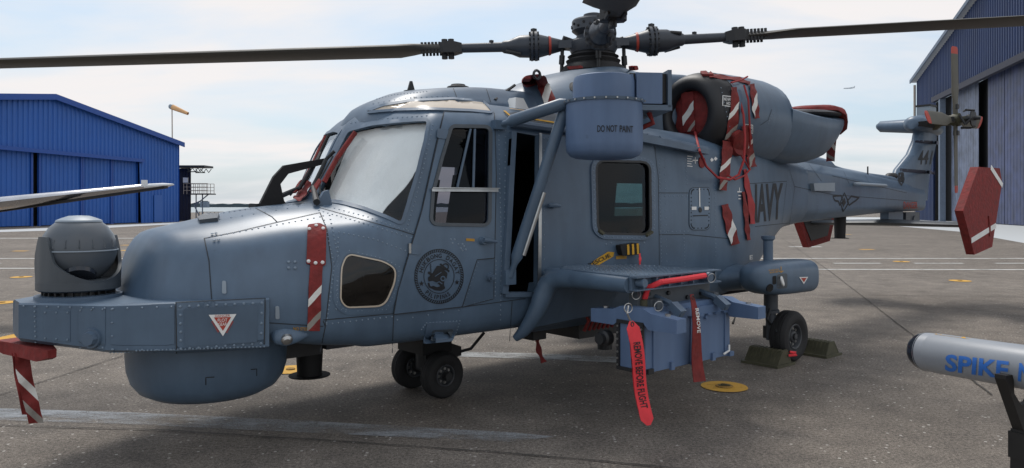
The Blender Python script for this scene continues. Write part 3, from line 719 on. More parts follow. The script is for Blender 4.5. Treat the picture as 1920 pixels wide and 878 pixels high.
SHELL = [
 (-3.925, [(0, .80), (.05, .80), (.08, .86), (.07, .90), (.03, .91), (0, .915)]),
 (-3.89,  [(0, .72), (.26, .72), (.28, .88), (.22, .99), (.12, 1.03), (0, 1.04)]),
 (-3.84,  [(0, .70), (.36, .70), (.40, .90), (.31, 1.11), (.18, 1.17), (0, 1.19)]),
 (-3.77,  [(0, .68), (.46, .70), (.50, .90), (.40, 1.15), (.24, 1.245), (0, 1.262)]),
 (-3.65,  [(0, .64), (.54, .68), (.575, .90), (.475, 1.17), (.28, 1.275), (0, 1.296)]),
 (-3.5,   [(0, .61), (.64, .66), (.67, .90), (.55, 1.19), (.31, 1.305), (0, 1.33)]),
 (-3.2,   [(0, .58), (.715, .625), (.76, .93), (.635, 1.235), (.36, 1.37), (0, 1.392)]),
 (-2.95,  [(0, .54), (.755, .585), (.81, .95), (.72, 1.265), (.40, 1.402), (0, 1.420)]),
 (-2.80,  [(0, .51), (.76, .57), (.845, .96), (.78, 1.285), (.43, 1.415), (0, 1.436)]),
 (-2.70,  [(0, .50), (.775, .55), (.865, .97), (.80, 1.295), (.46, 1.46), (0, 1.60)]),
 (-2.62,  [(0, .50), (.785, .55), (.875, .98), (.83, 1.31), (.50, 1.56), (0, 1.755)]),
 (-2.52,  [(0, .50), (.795, .55), (.885, 1.0), (.83, 1.46), (.53, 1.745), (0, 1.935)]),
 (-2.43,  [(0, .50), (.80, .55), (.89, 1.02), (.81, 1.67), (.54, 1.905), (0, 2.03)]),
 (-2.34,  [(0, .50), (.805, .55), (.893, 1.05), (.79, 1.87), (.55, 2.005), (0, 2.08)]),
 (-2.22,  [(0, .50), (.81, .55), (.895, 1.08), (.775, 1.965), (.55, 2.09), (0, 2.125)]),
 (-1.9,   [(0, .50), (.82, .55), (.90, 1.1), (.78, 1.985), (.52, 2.145), (0, 2.18)]),
 (-1.0,   [(0, .50), (.83, .55), (.905, 1.12), (.80, 1.975), (.56, 2.13), (0, 2.18)]),
 (.3,     [(0, .50), (.83, .55), (.905, 1.12), (.81, 1.965), (.60, 2.07), (0, 2.18)]),
 (1.1,    [(0, .52), (.76, .58), (.87, 1.12), (.78, 1.94), (.56, 2.05), (0, 2.15)]),
 (1.7,    [(0, .60), (.56, .68), (.74, 1.16), (.68, 1.91), (.45, 2.03), (0, 2.11)]),
 (2.3,    [(0, .84), (.38, .92), (.54, 1.24), (.52, 1.88), (.32, 2.01), (0, 2.07)]),
 (2.9,    [(0, 1.12), (.25, 1.16), (.39, 1.34), (.39, 1.85), (.22, 1.97), (0, 2.03)]),
 (3.3,    [(0, 1.185), (.22, 1.21), (.325, 1.35), (.325, 1.82), (.17, 1.95), (0, 2.0)])]
SR = [0, .14, .26, .09, .11, 0]
sxs = sorted(set([round(x, 4) for x in arange(-3.925, -3.5, .03) + arange(-3.5, -2.85, .06) + arange(-2.85, -2.2, .025) + arange(-2.2, 3.3, .1)]))
shell = loft(SHELL, SR, sxs)
BOOM = [(3.24, [(0, 1.20), (.22, 1.21), (.315, 1.33), (.315, 1.83), (.18, 1.955), (0, 1.99)]),
        (4.8,  [(0, 1.27), (.17, 1.28), (.255, 1.37), (.255, 1.74), (.15, 1.87), (0, 1.92)]),
        (6.45, [(0, 1.325), (.12, 1.335), (.175, 1.40), (.175, 1.63), (.11, 1.76), (0, 1.80)]),
        (7.3,  [(0, 1.34), (.08, 1.345), (.11, 1.41), (.11, 1.58), (.08, 1.68), (0, 1.70)])]
boom = loft(BOOM, [0, .04, .04, .025, .05, 0], arange(3.24, 7.3, .18))
NB = [(-4.43, .70, .10), (-4.09, .647, .472), (-3.80, .627, .605), (-3.355, .615, .738)]
nbv = []
nose = MB(); nose.rings([[(x + .012, -yw * .9, zb) , (x, -yw, zb + .02), (x, -yw, .892), (x + .006, -yw + .01, .90), (x + .006, yw - .01, .90), (x, yw, .892), (x, yw, zb + .02), (x + .012, yw * .9, zb)] for x, zb, yw in NB])
COWL = [(-1.38, [(0, 2.0), (.30, 2.0), (.32, 2.08), (.18, 2.14), (.08, 2.15), (0, 2.155)]),
        (-1.1,  [(0, 1.98), (.46, 1.98), (.48, 2.08), (.36, 2.22), (.18, 2.31), (0, 2.335)]),
        (-.8,   [(0, 1.95), (.60, 1.95), (.61, 2.09), (.49, 2.30), (.26, 2.44), (0, 2.47)]),
        (-.45,  [(0, 1.93), (.71, 1.93), (.72, 2.10), (.58, 2.38), (.34, 2.545), (0, 2.575)]),
        (-.1,   [(0, 1.93), (.60, 1.93), (.61, 2.10), (.52, 2.43), (.37, 2.625), (0, 2.655)]),
        (.25,   [(0, 1.93), (.32, 1.93), (.32, 2.10), (.30, 2.45), (.25, 2.665), (0, 2.69)]),
        (.55,   [(0, 1.93), (.16, 1.93), (.16, 2.10), (.16, 2.47), (.15, 2.67), (0, 2.70)]),
        (1.0,   [(0, 1.93), (.40, 1.93), (.40, 2.10), (.40, 2.50), (.34, 2.68), (0, 2.70)]),
        (2.0,   [(0, 1.93), (.46, 1.93), (.46, 2.10), (.42, 2.50), (.34, 2.66), (0, 2.68)]),
        (2.6,   [(0, 1.93), (.42, 1.93), (.41, 2.05), (.32, 2.30), (.22, 2.44), (0, 2.46)]),
        (3.2,   [(0, 1.9), (.24, 1.9), (.24, 1.95), (.18, 1.99), (.1, 2.02), (0, 2.03)])]
cowl = loft(COWL, [0, .02, .15, .2, .2, 0], arange(-1.38, 3.2, .09))
def ell(x, cy, cz, ry, rz, n=36, e=2.0):
    out = []
    for k in range(n):
        t = 2 * math.pi * k / n; c, s_ = math.cos(t), math.sin(t); out.append((x, cy + ry * math.copysign(abs(c) ** (2 / e), c), cz + rz * math.copysign(abs(s_) ** (2 / e), s_)))
    return out
def nacelle(sg):
    """front black lip, grey body, intake throat; sg = -1 port, +1 starboard"""
    cy = .5 * sg
    lip = MB(); st_ = [(.98, .215, .225), (.82, .21, .22), (.74, .22, .23), (.712, .262, .268), (.728, .318, .323), (.78, .36, .365), (.84, .383, .387), (.90, .395, .40), (.97, .402, .408)]
    lip.rings([ell(x, cy, 2.262, a, b) for x, a, b in st_], True, False)
    body = MB(); st_ = [(.97, .405, .411, 2.262), (1.2, .412, .418, 2.265), (1.5, .412, .42, 2.27), (1.8, .395, .415, 2.275), (2.0, .36, .40, 2.27), (2.13, .31, .355, 2.235), (2.22, .26, .29, 2.17), (2.3, .2, .2, 2.08)]
    body.rings([ell(x, cy, cz, a, b, 36) for x, a, b, cz in st_], False, True)
    return lip, body
def exhaust(sg):
    cy = .52 * sg; st_ = [(1.95, 2.42, 1.90, .36), (2.15, 2.40, 1.875, .375), (2.4, 2.385, 1.865, .37), (2.65, 2.38, 1.875, .35), (2.9, 2.385, 1.93, .32), (3.05, 2.40, 2.03, .285), (3.18, 2.415, 2.14, .24), (3.29, 2.43, 2.26, .17), (3.35, 2.44, 2.36, .09)]
    m = MB(); rs = []
    for x, zt, zb, wd in st_:
        n = 28; r_ = []
        for k in range(n):
            t = 2 * math.pi * k / n; c, s_ = math.cos(t), math.sin(t); zc = zt - .06
            r_.append((x, cy + sg * .05 * max(0, x - 2.2) + wd * math.copysign(abs(c) ** .85, c), zc + (zt - zc) * s_ if s_ > 0 else zc + (zc - zb) * s_))
        rs.append(r_)
    m.rings(rs); return m
FIN = [(6.05, 7.62, 1.50, .11), (6.35, 7.66, 1.72, .115), (6.5, 7.72, 1.95, .115), (6.95, 7.86, 2.2, .11), (7.16, 7.98, 2.42, .105), (7.24, 8.02, 2.62, .10)]
fin = MB(); rs = []
for x0, x1, z, hw in FIN:
    xs_ = [0, .04, .14, .35, .7, 1.0]; ws_ = [.12, .55, .85, 1.0, .8, .15]
    rs.append([(x0 + (x1 - x0) * a, -hw * b, z) for a, b in zip(xs_, ws_)] + [(x0 + (x1 - x0) * a, hw * b, z) for a, b in reversed(list(zip(xs_, ws_)))])
fin.rings(rs)
lipP, nacP = nacelle(-1); lipS, nacS = nacelle(1); exP, exS = exhaust(-1), exhaust(1)
for m_ in (shell, boom, nose, cowl, lipP, nacP, exP, fin): SK.put(m_)
SHK = Skin(); SHK.put(shell)
sf = skinfn(0., SHK); af = skinfn(0.)
H_ = thing('helicopter', (0, 0, 0), 'grey blue naval helicopter with nose turret, chin radome and four-blade rotor on the apron', 'helicopter', frame=MH)

# ---- fuselage shell hollowed out, with real openings
def mesh_of(mb, name):
    me = bpy.data.meshes.new(name); me.from_pydata(mb.v, [], mb.f); bm = bmesh.new(); bm.from_mesh(me); bmesh.ops.recalc_face_normals(bm, faces=bm.faces); bm.to_mesh(me); bm.free(); return me
def pxpts(poly, fn=sf): return [fn(Vector(p))[0] for p in poly]
WS = rounded([(652, 246), (700, 234), (760, 228), (803, 226), (797, 262), (780, 330), (753, 419), (722, 405), (682, 390), (640, 379), (590, 373), (610, 328)], 8, 3)
DW = rounded([(846, 240), (916, 241), (914, 421), (808, 419), (812, 362), (828, 300)], [6, 10, 12, 12, 4, 4], 4)
CW = rounded([(1107, 303), (1210, 305), (1211, 441), (1110, 439)], 19, 6)
NW = rounded([(652, 477), (718, 491), (741, 504), (739, 530), (720, 573), (650, 576), (639, 563), (641, 500)], [14, 10, 12, 12, 16, 16, 8, 14], 5)
DOORWAY = [(962, 247), (1012, 256), (1010, 549), (946, 547)]
def cutter(poly, inward, out=.12, fn=sf):
    """hole from a surface outline, pushed along a direction through the skin"""
    P = pxpts(poly, fn); d = Vector(inward).normalized(); m = MB(); m.prism([p - d * out for p in P], d * (out + .22)); return m
cuts = []
cuts.append(cutter(WS, (.80, .45, -.25)))
mir = MB(); mir.v = [(x, -y, z) for x, y, z in cuts[0].v]; mir.f = [tuple(reversed(f)) for f in cuts[0].f]; cuts.append(mir)
cuts.append(cutter(DW, (0, 1, 0))); cuts.append(cutter(CW, (0, 1, 0))); cuts.append(cutter(NW, (0, 1, 0))); cuts.append(cutter(DOORWAY, (0, 1, 0)))
mb = MB(); mb.box((-1.06, .88, 1.48), (.20, .5, .56)); cuts.append(mb)
mb = MB(); mb.box((1.5, .8, 1.48), (.62, .5, .36)); cuts.append(mb)
so = bpy.data.objects.new('fuselage', mesh_of(shell, 'fuselage')); COL.objects.link(so)
sm_ = so.modifiers.new('s', 'SOLIDIFY'); sm_.thickness = .035; sm_.offset = -1; sm_.material_offset = 1
so.data.materials.append(MATS['paint']); so.data.materials.append(MATS['inside'])
co = []
for i, c in enumerate(cuts):
    me = mesh_of(c, 'opening'); o = bpy.data.objects.new('opening', me); COL.objects.link(o); co.append(o)
    b_ = so.modifiers.new('b%d' % i, 'BOOLEAN'); b_.operation = 'DIFFERENCE'; b_.object = o; b_.solver = 'EXACT'
dg = bpy.context.evaluated_depsgraph_get(); me = bpy.data.meshes.new_from_object(so.evaluated_get(dg), depsgraph=dg)
so.modifiers.clear(); old = so.data; so.data = me; me.name = 'fuselage'; bpy.data.meshes.remove(old)
for o in co: m_ = o.data; bpy.data.objects.remove(o); bpy.data.meshes.remove(m_)
me.shade_smooth(); me.set_sharp_from_angle(angle=R(34)); so.parent = H_

boom.build('tail_boom', 'paint', H_, 40); nb_ = nose.build('nose_box', 'paint', H_, 25); cowl.build('gearbox_cowl', 'paint', H_, 50)
for lp, nc, ex in ((lipP, nacP, exP), (lipS, nacS, exS)):
    n_ = nc.build('engine_nacelle', 'paint', H_, 50); l_ = lp.build('intake_lip', 'intake', n_, 60); ex.build('exhaust_duct', 'paint', H_, 50)
fn_ = fin.build('tail_fin', 'paint', H_, 50)
# spine fairing on the cockpit roof and the ridge on the boom
HUMP = [(-2.45, [(0, 1.93), (.20, 1.93), (.20, 1.95), (.12, 1.985), (0, 2.0)]), (-2.40, [(0, 1.95), (.30, 1.95), (.30, 1.985), (.2, 2.05), (0, 2.075)]), (-2.33, [(0, 2.0), (.36, 2.0), (.36, 2.04), (.25, 2.11), (0, 2.133)]),
        (-2.1, [(0, 2.05), (.43, 2.05), (.43, 2.11), (.29, 2.21), (0, 2.235)]), (-1.8, [(0, 2.08), (.44, 2.08), (.44, 2.14), (.30, 2.27), (0, 2.295)]), (-1.4, [(0, 2.1), (.44, 2.1), (.44, 2.16), (.30, 2.31), (0, 2.335)]), (-.9, [(0, 2.1), (.43, 2.1), (.43, 2.16), (.3, 2.32), (0, 2.345)])]
hump = loft(HUMP, [0, .02, .1, .16, 0], arange(-2.45, -.9, .06)); hump.build('roof_fairing', 'paint', H_, 45); SK.put(hump)
RIDGE = [(3.0, [(0, 1.9), (.15, 1.9), (.15, 2.0), (.10, 2.06), (0, 2.07)]), (4.3, [(0, 1.85), (.14, 1.85), (.14, 1.95), (.09, 2.0), (0, 2.01)]), (4.36, [(0, 1.85), (.13, 1.85), (.13, 1.92), (.08, 1.955), (0, 1.965)]), (6.3, [(0, 1.74), (.10, 1.74), (.10, 1.80), (.06, 1.835), (0, 1.845)])]
rg = loft(RIDGE, [0, .01, .03, .05, 0], arange(3.0, 6.3, .1)); rg.build('boom_spine', 'paint', H_, 40); SK.put(rg)
for p in ((4.3, -.15), (4.3, .15)): pass
# cockpit and cabin inside: floor, bulkhead, seats, instrument panel
mb = MB(); mb.box((-.6, 0, .62), (3.9, 1.5, .06)); mb.build('cabin_floor', 'inside', H_, 0)
mb = MB(); mb.box((-2.55, 0, 1.12), (.3, 1.2, .5)); mb.build('instrument_panel', 'inside', H_, 0)
for y in (-.42, .42):
    s_ = MB(); s_.box((-1.95, y, .98), (.5, .48, .14)); s_.box((-1.70, y, 1.3), (.14, .48, .66), Matrix.Rotation(R(10), 3, 'Y')); s_.box((-1.66, y, 1.7), (.1, .26, .2)); s_.box((-1.9, y, .78), (.4, .35, .3)); s_.build('pilot_seat', 'black', H_, 20)
mb = MB(); mb.box((.72, .1, 1.2), (.06, 1.45, 1.3)); mb.build('aft_bulkhead', 'inside', H_, 0) if False else None
# ---- glazing
def pane(name, poly, m, off=-.012, fn=sf, step=14, thick=.004): return slab(poly, fn_off(fn, off), thick, (), step).build(name, m, H_, 60)
def fn_off(fn, o): return lambda p: (lambda h: (h[0] + h[1] * o, h[1]))(fn(p))
def grow(poly, k):
    c = sum((Vector(p) for p in poly), Vector((0, 0))) / len(poly); out = []
    n = len(poly); P = [Vector(p) for p in poly]; ar = sum(P[i - 1].x * P[i].y - P[i].x * P[i - 1].y for i in range(n)); sg = 1 if ar > 0 else -1
    for i in range(n):
        t = (P[(i + 1) % n] - P[i - 1]); t = t.normalized() if t.length > 1e-6 else Vector((1, 0)); out.append(P[i] + Vector((t.y, -t.x)) * k * sg)
    return out
def mirrored(o, name):
    c = o.copy(); c.data = o.data.copy(); c.data.transform(Matrix.Scale(-1, 4, (0, 1, 0))); c.data.flip_normals(); COL.objects.link(c); c.name = name; return c
w1 = pane('windscreen_pane', WS, 'glass', -.014); mirrored(w1, 'windscreen_pane')
fr = slab(grow(WS, 4.5), sf, .006, [grow(WS, -2)], 8).build('windscreen_frame', 'paint_trim', H_, 40); mirrored(fr, 'windscreen_frame')
pane('chin_window', NW, 'glass_brown', -.008); slab(grow(NW, 2), sf, .006, [grow(NW, -.6)], 8).build('chin_window_frame', 'beige_glass', H_, 40)
slab(grow(NW, 15), sf, .004, [grow(NW, 4)], 9).build('chin_window_surround', 'paint', H_, 40)
SL = rounded([(688, 212), (720, 200), (770, 192), (850, 188), (906, 193), (924, 213), (880, 209), (800, 206), (735, 208)], 6, 3)
slab(grow(SL, 3), af, .014, [grow(SL, -1.5)], 6).build('roof_window_frame', 'paint_trim', H_, 40); slab(SL, af, .009, (), 6).build('roof_window', 'beige_glass', H_, 60)
# ---- cockpit door
D = [(832, 212), (926, 214), (929, 330), (926, 484), (893, 487), (865, 575), (737, 589), (745, 545), (790, 395), (818, 270)]
cd = slab(rounded(D, 5, 3), sf, .008, [grow(DW, 2)], 12).build('cockpit_door', 'paint_c', H_, 40)
pf = fn_off(sf, .008)
slab(grow(DW, 5), pf, .008, [grow(DW, -1)], 7).build('window_seal', 'turret', cd, 40); slab(DW, fn_off(sf, -.006), .004, (), 14).build('window_pane', 'glass_dark', cd, 60)
mb = MB(); strip(mb, [(806, 357), (930, 358)], .022, pf, .018); strip(mb, [(806, 354), (930, 355)], .006, pf, .03); mb.build('window_rail', 'steel', cd, 0)
mb = MB()
for a, b in (((881, 243), (856, 352)), ((889, 243), (886, 352))): mb.tube([pf(Vector(a))[0], pf(Vector(b))[0]], .009)
mb.build('window_bar', 'paint_trim', cd)
def knob(mb, p, r, h, fn=pf): c, n = fn(Vector(p)); mb.cyl(c, c + n * h, r, r * .85, 14)
mb = MB(); c, n = pf(Vector((902, 452))); mb.cyl(c, c + n * .03, .028, .022); mb.tube([c + n * .035 + Vector((-.01, 0, .005)), c + n * .04 + Vector((.05, 0, -.004)), c + n * .035 + Vector((.10, 0, -.01))], [.016, .013, .009]); mb.build('handle', 'paint_trim', cd)
for q in ((823, 252), (772, 468)):
    mb = MB(); p = Vector(q); slab_ = slab(rounded([p + Vector((-4, -10)), p + Vector((17, -8)), p + Vector((15, 10)), p + Vector((-6, 8))], 5, 3), pf, .006, (), 8); slab_.build('hinge', 'paint_trim', cd, 30)
mb = MB(); c = pf(Vector((767, 466)))[0]; mb.cyl(c + Vector((0, -.004, -.03)), c + Vector((0, -.004, .03)), .009); mb.build('hinge_pin', 'steel', cd)
flat(MB(), [(872, 447), (888, 448), (888, 453), (872, 452)], pf).build('placard', 'orange_print', cd, 0)
LP = [(893, 487), (926, 484), (925, 560), (866, 576)]
# lower rear panel beside the door
slab(rounded(LP, 4, 2), sf, .004, (), 12).build('lower_panel', 'paint_b', H_, 40)
mb = MB(); knob(mb, (918, 519), .03, .025, sf); c, n = sf(Vector((918, 519))); mb.cyl(c, c + n * .04, .014); mb.build('fuel_cap', 'paint_trim', H_)
# ---- sliding cabin door, slid aft
SD = [(1003, 253), (1090, 263), (1218, 270), (1226, 335), (1228, 500), (1000, 545)]
cab = slab(rounded(SD, 5, 3), sf, .045, [grow(CW, 2)], 14).build('cabin_door', 'paint_b', H_, 40)
pf2 = fn_off(sf, .045)
slab(grow(CW, 9), pf2, .012, [grow(CW, 1)], 8).build('window_frame', 'paint_trim', cab, 40); slab(grow(CW, 1.5), fn_off(sf, .047), .01, [grow(CW, -3)], 7).build('window_seal', 'dark', cab, 40)
slab(CW, fn_off(sf, .03), .004, (), 14).build('window_pane', 'glass_dark', cab, 60)
slab([(1003, 253), (1008, 254), (1006, 545), (1000, 545)], pf2, .004, (), 8).build('door_edge', 'steel', cab, 0)
mb = MB(); c, n = pf2(Vector((1025, 388))); mb.tube([c + n * .03 + Vector((-.05, 0, 0)), c + n * .04, c + n * .03 + Vector((.06, 0, -.004))], [.012, .016, .01]); mb.cyl(c, c + n * .035, .02); mb.build('handle', 'paint_trim', cab)
mb = MB(); dots(mb, grow(CW, 5), 9, pf2, .008, .016, True); mb.build('frame_bolts', 'rivet_highlight', cab, 0, kind='stuff')
mb = MB(); dots(mb, [(1118, 438), (1113, 434)], 3, pf2, .02, .03); dots(mb, [(1202, 441), (1210, 436)], 3, pf2, .02, .03); mb.build('window_latch', 'olive', cab, 0)
# seal post and teal far window
mb = MB(); mb.box((1.5, .85, 1.48), (.66, .02, .42)); mb.build('starboard_window', 'glass_teal', H_, 0)
# door rail over the cabin
mb = MB(); P = [sf(Vector(p)) for p in [(955, 236), (1040, 246), (1120, 252), (1200, 259), (1320, 283)]]
mb.tube([c + n * .03 for c, n in P], .028, 8); mb.build('door_rail', 'paint_trim', H_)
ra, rb_ = aty((1192, 258), -.86), aty((1319, 286), -.86)
mb = MB(); mb.prism([ra + Vector((0, 0, .03)), rb_ + Vector((0, 0, .02)), rb_ + Vector((0, 0, -.02)), ra + Vector((0, 0, -.035))], (0, -.06, 0)); mb.build('rail_cover', 'paint_trim', H_, 0)
for p in ((1205, 262), (1228, 266)):
    c, n = fn_off(sf, .05)(Vector(p)); mb = MB(); mb.prism([c + Vector((0, 0, .03)), c + Vector((.03, 0, .03)), c + Vector((.06, -.05, -.03)), c + Vector((.02, -.05, -.03))], (0, 0, -.012)); mb.build('rail_bracket', 'paint_trim', H_, 0)
slab([(955, 248), (964, 249), (948, 550), (938, 549)], sf, .03, (), 9).build('door_post', 'paint_trim', H_, 30)
slab([(944, 547), (1012, 547), (1012, 555), (944, 556)], sf, .025, (), 8).build('door_sill', 'paint_trim', H_, 0)

# ---- nose: sensor turret, panels, radome
tr = MB(); c0 = Vector((-4.135, 0, 0))
tr.rev(c0 + Vector((0, 0, .895)), c0 + Vector((0, 0, 2)), [(0, .215), (.022, .215), (.026, .18)], 32); tb = tr.build('turret_mount', 'paint_trim', H_, 30)
mb = MB()
for k in range(26):
    a = 2 * math.pi * k / 26; mb.box(c0 + Vector((.165 * math.cos(a), .165 * math.sin(a), .932)), (.03, .008, .03), Matrix.Rotation(a, 3, 'Z'))
mb.rev(c0 + Vector((0, 0, .91)), c0 + Vector((0, 0, 2)), [(0, .155), (.05, .155)], 24); mb.build('cooling_fins', 'dark', tb, 0, kind='stuff')
mb = MB(); d_ = (CAMH - c0); d_.z = 0; d_.normalize(); sd2 = Vector((-d_.y, d_.x, 0))
# yoke: a drum open at the front between two arms
mb.rev(c0 + Vector((0, 0, .943)), c0 + Vector((0, 0, 2)), [(0, .195), (.008, .207), (.05, .208), (.06, .16)], 36)
mb.build('turret_base', 'turret', H_, 40)
m = MB(); n_ = 64; ins = []; outs = []
def yh(t):
    k = abs(math.sin(t - .5)); return 1.165 - .165 * math.sqrt(max(0, 1 - (k / .97) ** 2)) + .075 * (lambda q_: q_ * q_ * (3 - 2 * q_))(min(1, max(0, (k - .87) / .12)))
for k in range(n_):
    t = 2 * math.pi * k / n_; e = d_ * math.cos(t) + sd2 * math.sin(t); z = c0.z + yh(t); tp = 1 - .06 * max(0, (yh(t) - 1.12) / .12)
    outs.append((c0 + e * .206 + Vector((0, 0, .98)), c0 + e * .210 * tp + Vector((0, 0, z)), c0 + e * .192 * tp + Vector((0, 0, z)), c0 + e * .188 + Vector((0, 0, .98))))
m.rings([[o[i] for o in outs] for i in range(4)], False, False); m.build('turret_yoke', 'turret', H_, 40)
b = MB(); cb = c0 + Vector((0, 0, 1.165)); rb = .189
b.rings([[cb + Vector((rb * math.cos(p) * math.cos(2 * math.pi * k / 40), rb * math.cos(p) * math.sin(2 * math.pi * k / 40), rb * math.sin(p))) for k in range(40)] for p in [R(a) for a in (-85, -70, -55, -40, -25, -10, 0, 10, 25, 40, 55, 68)]])
ball = b.build('turret_ball', 'turret_ball', H_, 60)
b = MB(); b.rev(cb + Vector((0, 0, rb * .80)), cb + Vector((0, 0, 2)), [(0, .116), (.010, .112), (.022, .085), (.034, .05), (.036, .01)], 32); b.build('top_cap', 'paint_pale', ball, 40)
b = MB(); b.torus(cb + Vector((0, 0, -.005)), (0, 0, 1), rb + .002, .0045, 40, 6); b.build('ball_seam', 'paint_pale', ball)
b = MB()
for k in range(18):
    a = 2 * math.pi * k / 18; e = Vector((math.cos(a), math.sin(a), 0)); b.rings([[cb + e * (rb * .985) + Vector((0, 0, .012)) + Vector((-e.y, e.x, 0)) * s_ for s_ in (-.006, .006)] + [cb + e * (rb + .008) + Vector((0, 0, .014))], [cb + e * rb * .955 + Vector((0, 0, .06)) + Vector((-e.y, e.x, 0)) * s_ for s_ in (-.001, .001)] + [cb + e * rb * .962 + Vector((0, 0, .06))]])
b.build('ball_rib', 'turret_ball', ball, 0, kind='stuff')
b = MB(); ln = (d_ * math.cos(R(-52)) + Vector((0, 0, math.sin(R(-52))))); b.rev(cb + ln * rb * .9, cb + ln * 2, [(0, .085), (.024, .082), (.026, .02)], 24); b.build('lens', 'lens', ball, 40)
nf = (lambda p: (lambda h: h if h else (aty(p, -.6), Vector((0, -1, 0))))(NSK.px(p))); NSK = Skin(); NSK.put(nose)
mb = MB(); c, n = nf(Vector((174, 634))); mb.cyl(c, c + n * .02, .052, .05, 16); mb.cyl(c + n * .02, c + n * .045, .04, .034, 8); mb.build('probe_cap', 'paint_trim', H_, 20)
slab([(330, 569), (497, 561), (495, 651), (331, 661)], nf, .006, (), 14).build('access_panel', 'paint', nb_, 0)
slab([(207, 575), (327, 570), (327, 660), (208, 660)], nf, .003, (), 14).build('access_panel', 'paint', nb_, 0)
slab([(148, 577), (198, 576), (198, 657), (148, 652)], nf, .004, (), 12).build('access_panel', 'paint', nb_, 0)
slab([(82, 582), (132, 582), (132, 641), (84, 638)], nf, .003, (), 12).build('access_panel', 'paint', nb_, 0)
pn = fn_off(nf, .006); mb = MB()
dots(mb, rounded([(338, 575), (491, 568), (489, 644), (339, 654)], 0, 1), 17, pn, .008, .005, True); dots(mb, [(212, 579), (322, 575)], 26, pn); dots(mb, [(212, 655), (322, 656)], 26, pn); dots(mb, [(210, 580), (211, 655)], 25, pn)
for q in (([(152, 582), (194, 580)], 20), ([(152, 650), (194, 652)], 20), ([(86, 586), (128, 586)], 20), ([(86, 634), (128, 637)], 20), ([(66, 575), (68, 640)], 9), ([(46, 574), (198, 578)], 22), ([(207, 659), (495, 650)], 7)): dots(mb, q[0], q[1], pn, .0055, .004)
mb.build('panel_screws', 'rivet_highlight', nb_, 0, kind='stuff')
slab(rounded([(345, 578), (484, 571), (482, 641), (346, 650)], 3, 2), pn, .004, (), 14).build('panel_plate', 'paint_b', nb_, 0)
def triangle(c, s_, fn, parent):
    cx_, cy_ = c; T_ = lambda k: [(cx_ - s_ * k, cy_ - s_ * .62 * k - s_ * .12 * (1 - k)), (cx_ + s_ * k, cy_ - s_ * .68 * k - s_ * .12 * (1 - k)), (cx_ + s_ * .03, cy_ + s_ * .92 * k - s_ * .12 * (1 - k))]
    m = MB(); flat(m, T_(1), fn, .003, 6); o = m.build('warning_triangle', 'white', parent, 0)
    m = MB(); flat(m, T_(.62), fn, .0045, 6); m.build('triangle_centre', 'red_tip', o, 0)
    if s_ > 15:
        m = MB(); letter(m, 'FLOT', [(cx_ - 9, cy_ - 9), (cx_ + 9, cy_ - 9.6), (cx_ + 9, cy_ - 3.6), (cx_ - 9, cy_ - 3)], fn, .006); letter(m, 'GEAR', [(cx_ - 8, cy_ - 1.5), (cx_ + 8, cy_ - 2), (cx_ + 8, cy_ + 4), (cx_ - 8, cy_ + 4.5)], fn, .006); m.build('lettering', 'white', o, 0)
        m = MB(); letter(m, 'DANGER', [(cx_ - 14, cy_ - 16), (cx_ + 14, cy_ - 17.2), (cx_ + 14, cy_ - 13), (cx_ - 14, cy_ - 11.8)], fn, .006, .0); m.build('lettering', 'red_tip', o, 0); m = MB()
        letter(m, 'DANGER', [(cx_ - 18.5, cy_ - 5), (cx_ - 5.5, cy_ + 16), (cx_ - 8.5, cy_ + 17.5), (cx_ - 21, cy_ - 3)], fn, .006, .03); m.build('lettering', 'red_tip', o, 0); m = MB(); letter(m, 'DANGER', [(cx_ + 5.5, cy_ + 16), (cx_ + 18.5, cy_ - 6), (cx_ + 21, cy_ - 4), (cx_ + 8.5, cy_ + 18)], fn, .006, .03); m.build('lettering', 'red_tip', o, 0)
triangle((417, 606), 26, fn_off(nf, .011), nb_)
# radome under the nose
rd = MB(); cr_ = (-3.42, 0.); 
rs = []
for z, k in ((.63, 1.0), (.52, 1.0), (.43, .985), (.36, .94), (.305, .85), (.268, .70), (.25, .48), (.243, .2)):
    rs.append([(cr_[0] + .465 * k * math.cos(2 * math.pi * j / 56) - .01, cr_[1] + .465 * k * math.sin(2 * math.pi * j / 56), z) for j in range(56)])
rd.rings(rs); rdo = rd.build('radome', 'paint', H_, 60)
RSK = Skin(); RSK.put(rd); rf_ = skinfn(0., RSK)
m = MB()
for a in ([(386, 722), (386, 708), (402, 707)], [(470, 693), (481, 692), (481, 705)]): strip(m, a, .006, rf_, .002, 4)
m.build('corner_mark', 'decal', rdo, 0)
def post(x, zt, zb, r): 
    m = MB(); m.rev((x, 0, zb), (x, 0, 9), [(0, r * .78), (.03, r * .78), (zt - zb, r * .9)], 24); a = m.build('antenna', 'black', H_, 40); m = MB(); m.rev((x, 0, zb - .004), (x, 0, 9), [(0, r * 1.3), (.006, r * 1.3)], 28); m.build('antenna_disc', 'black', a, 0)
post(-2.77, .54, .268, .105); post(4.75, 1.3, .985, .088)
mb = MB(); mb.box((-2.65, -.16, .49), (.2, .1, .05)); mb.build('drain_fitting', 'rotor_metal', H_, 0); mb = MB(); mb.box((-2.95, 0, .50), (.3, .5, .1)); mb.build('radome_support', 'dark', H_, 0)
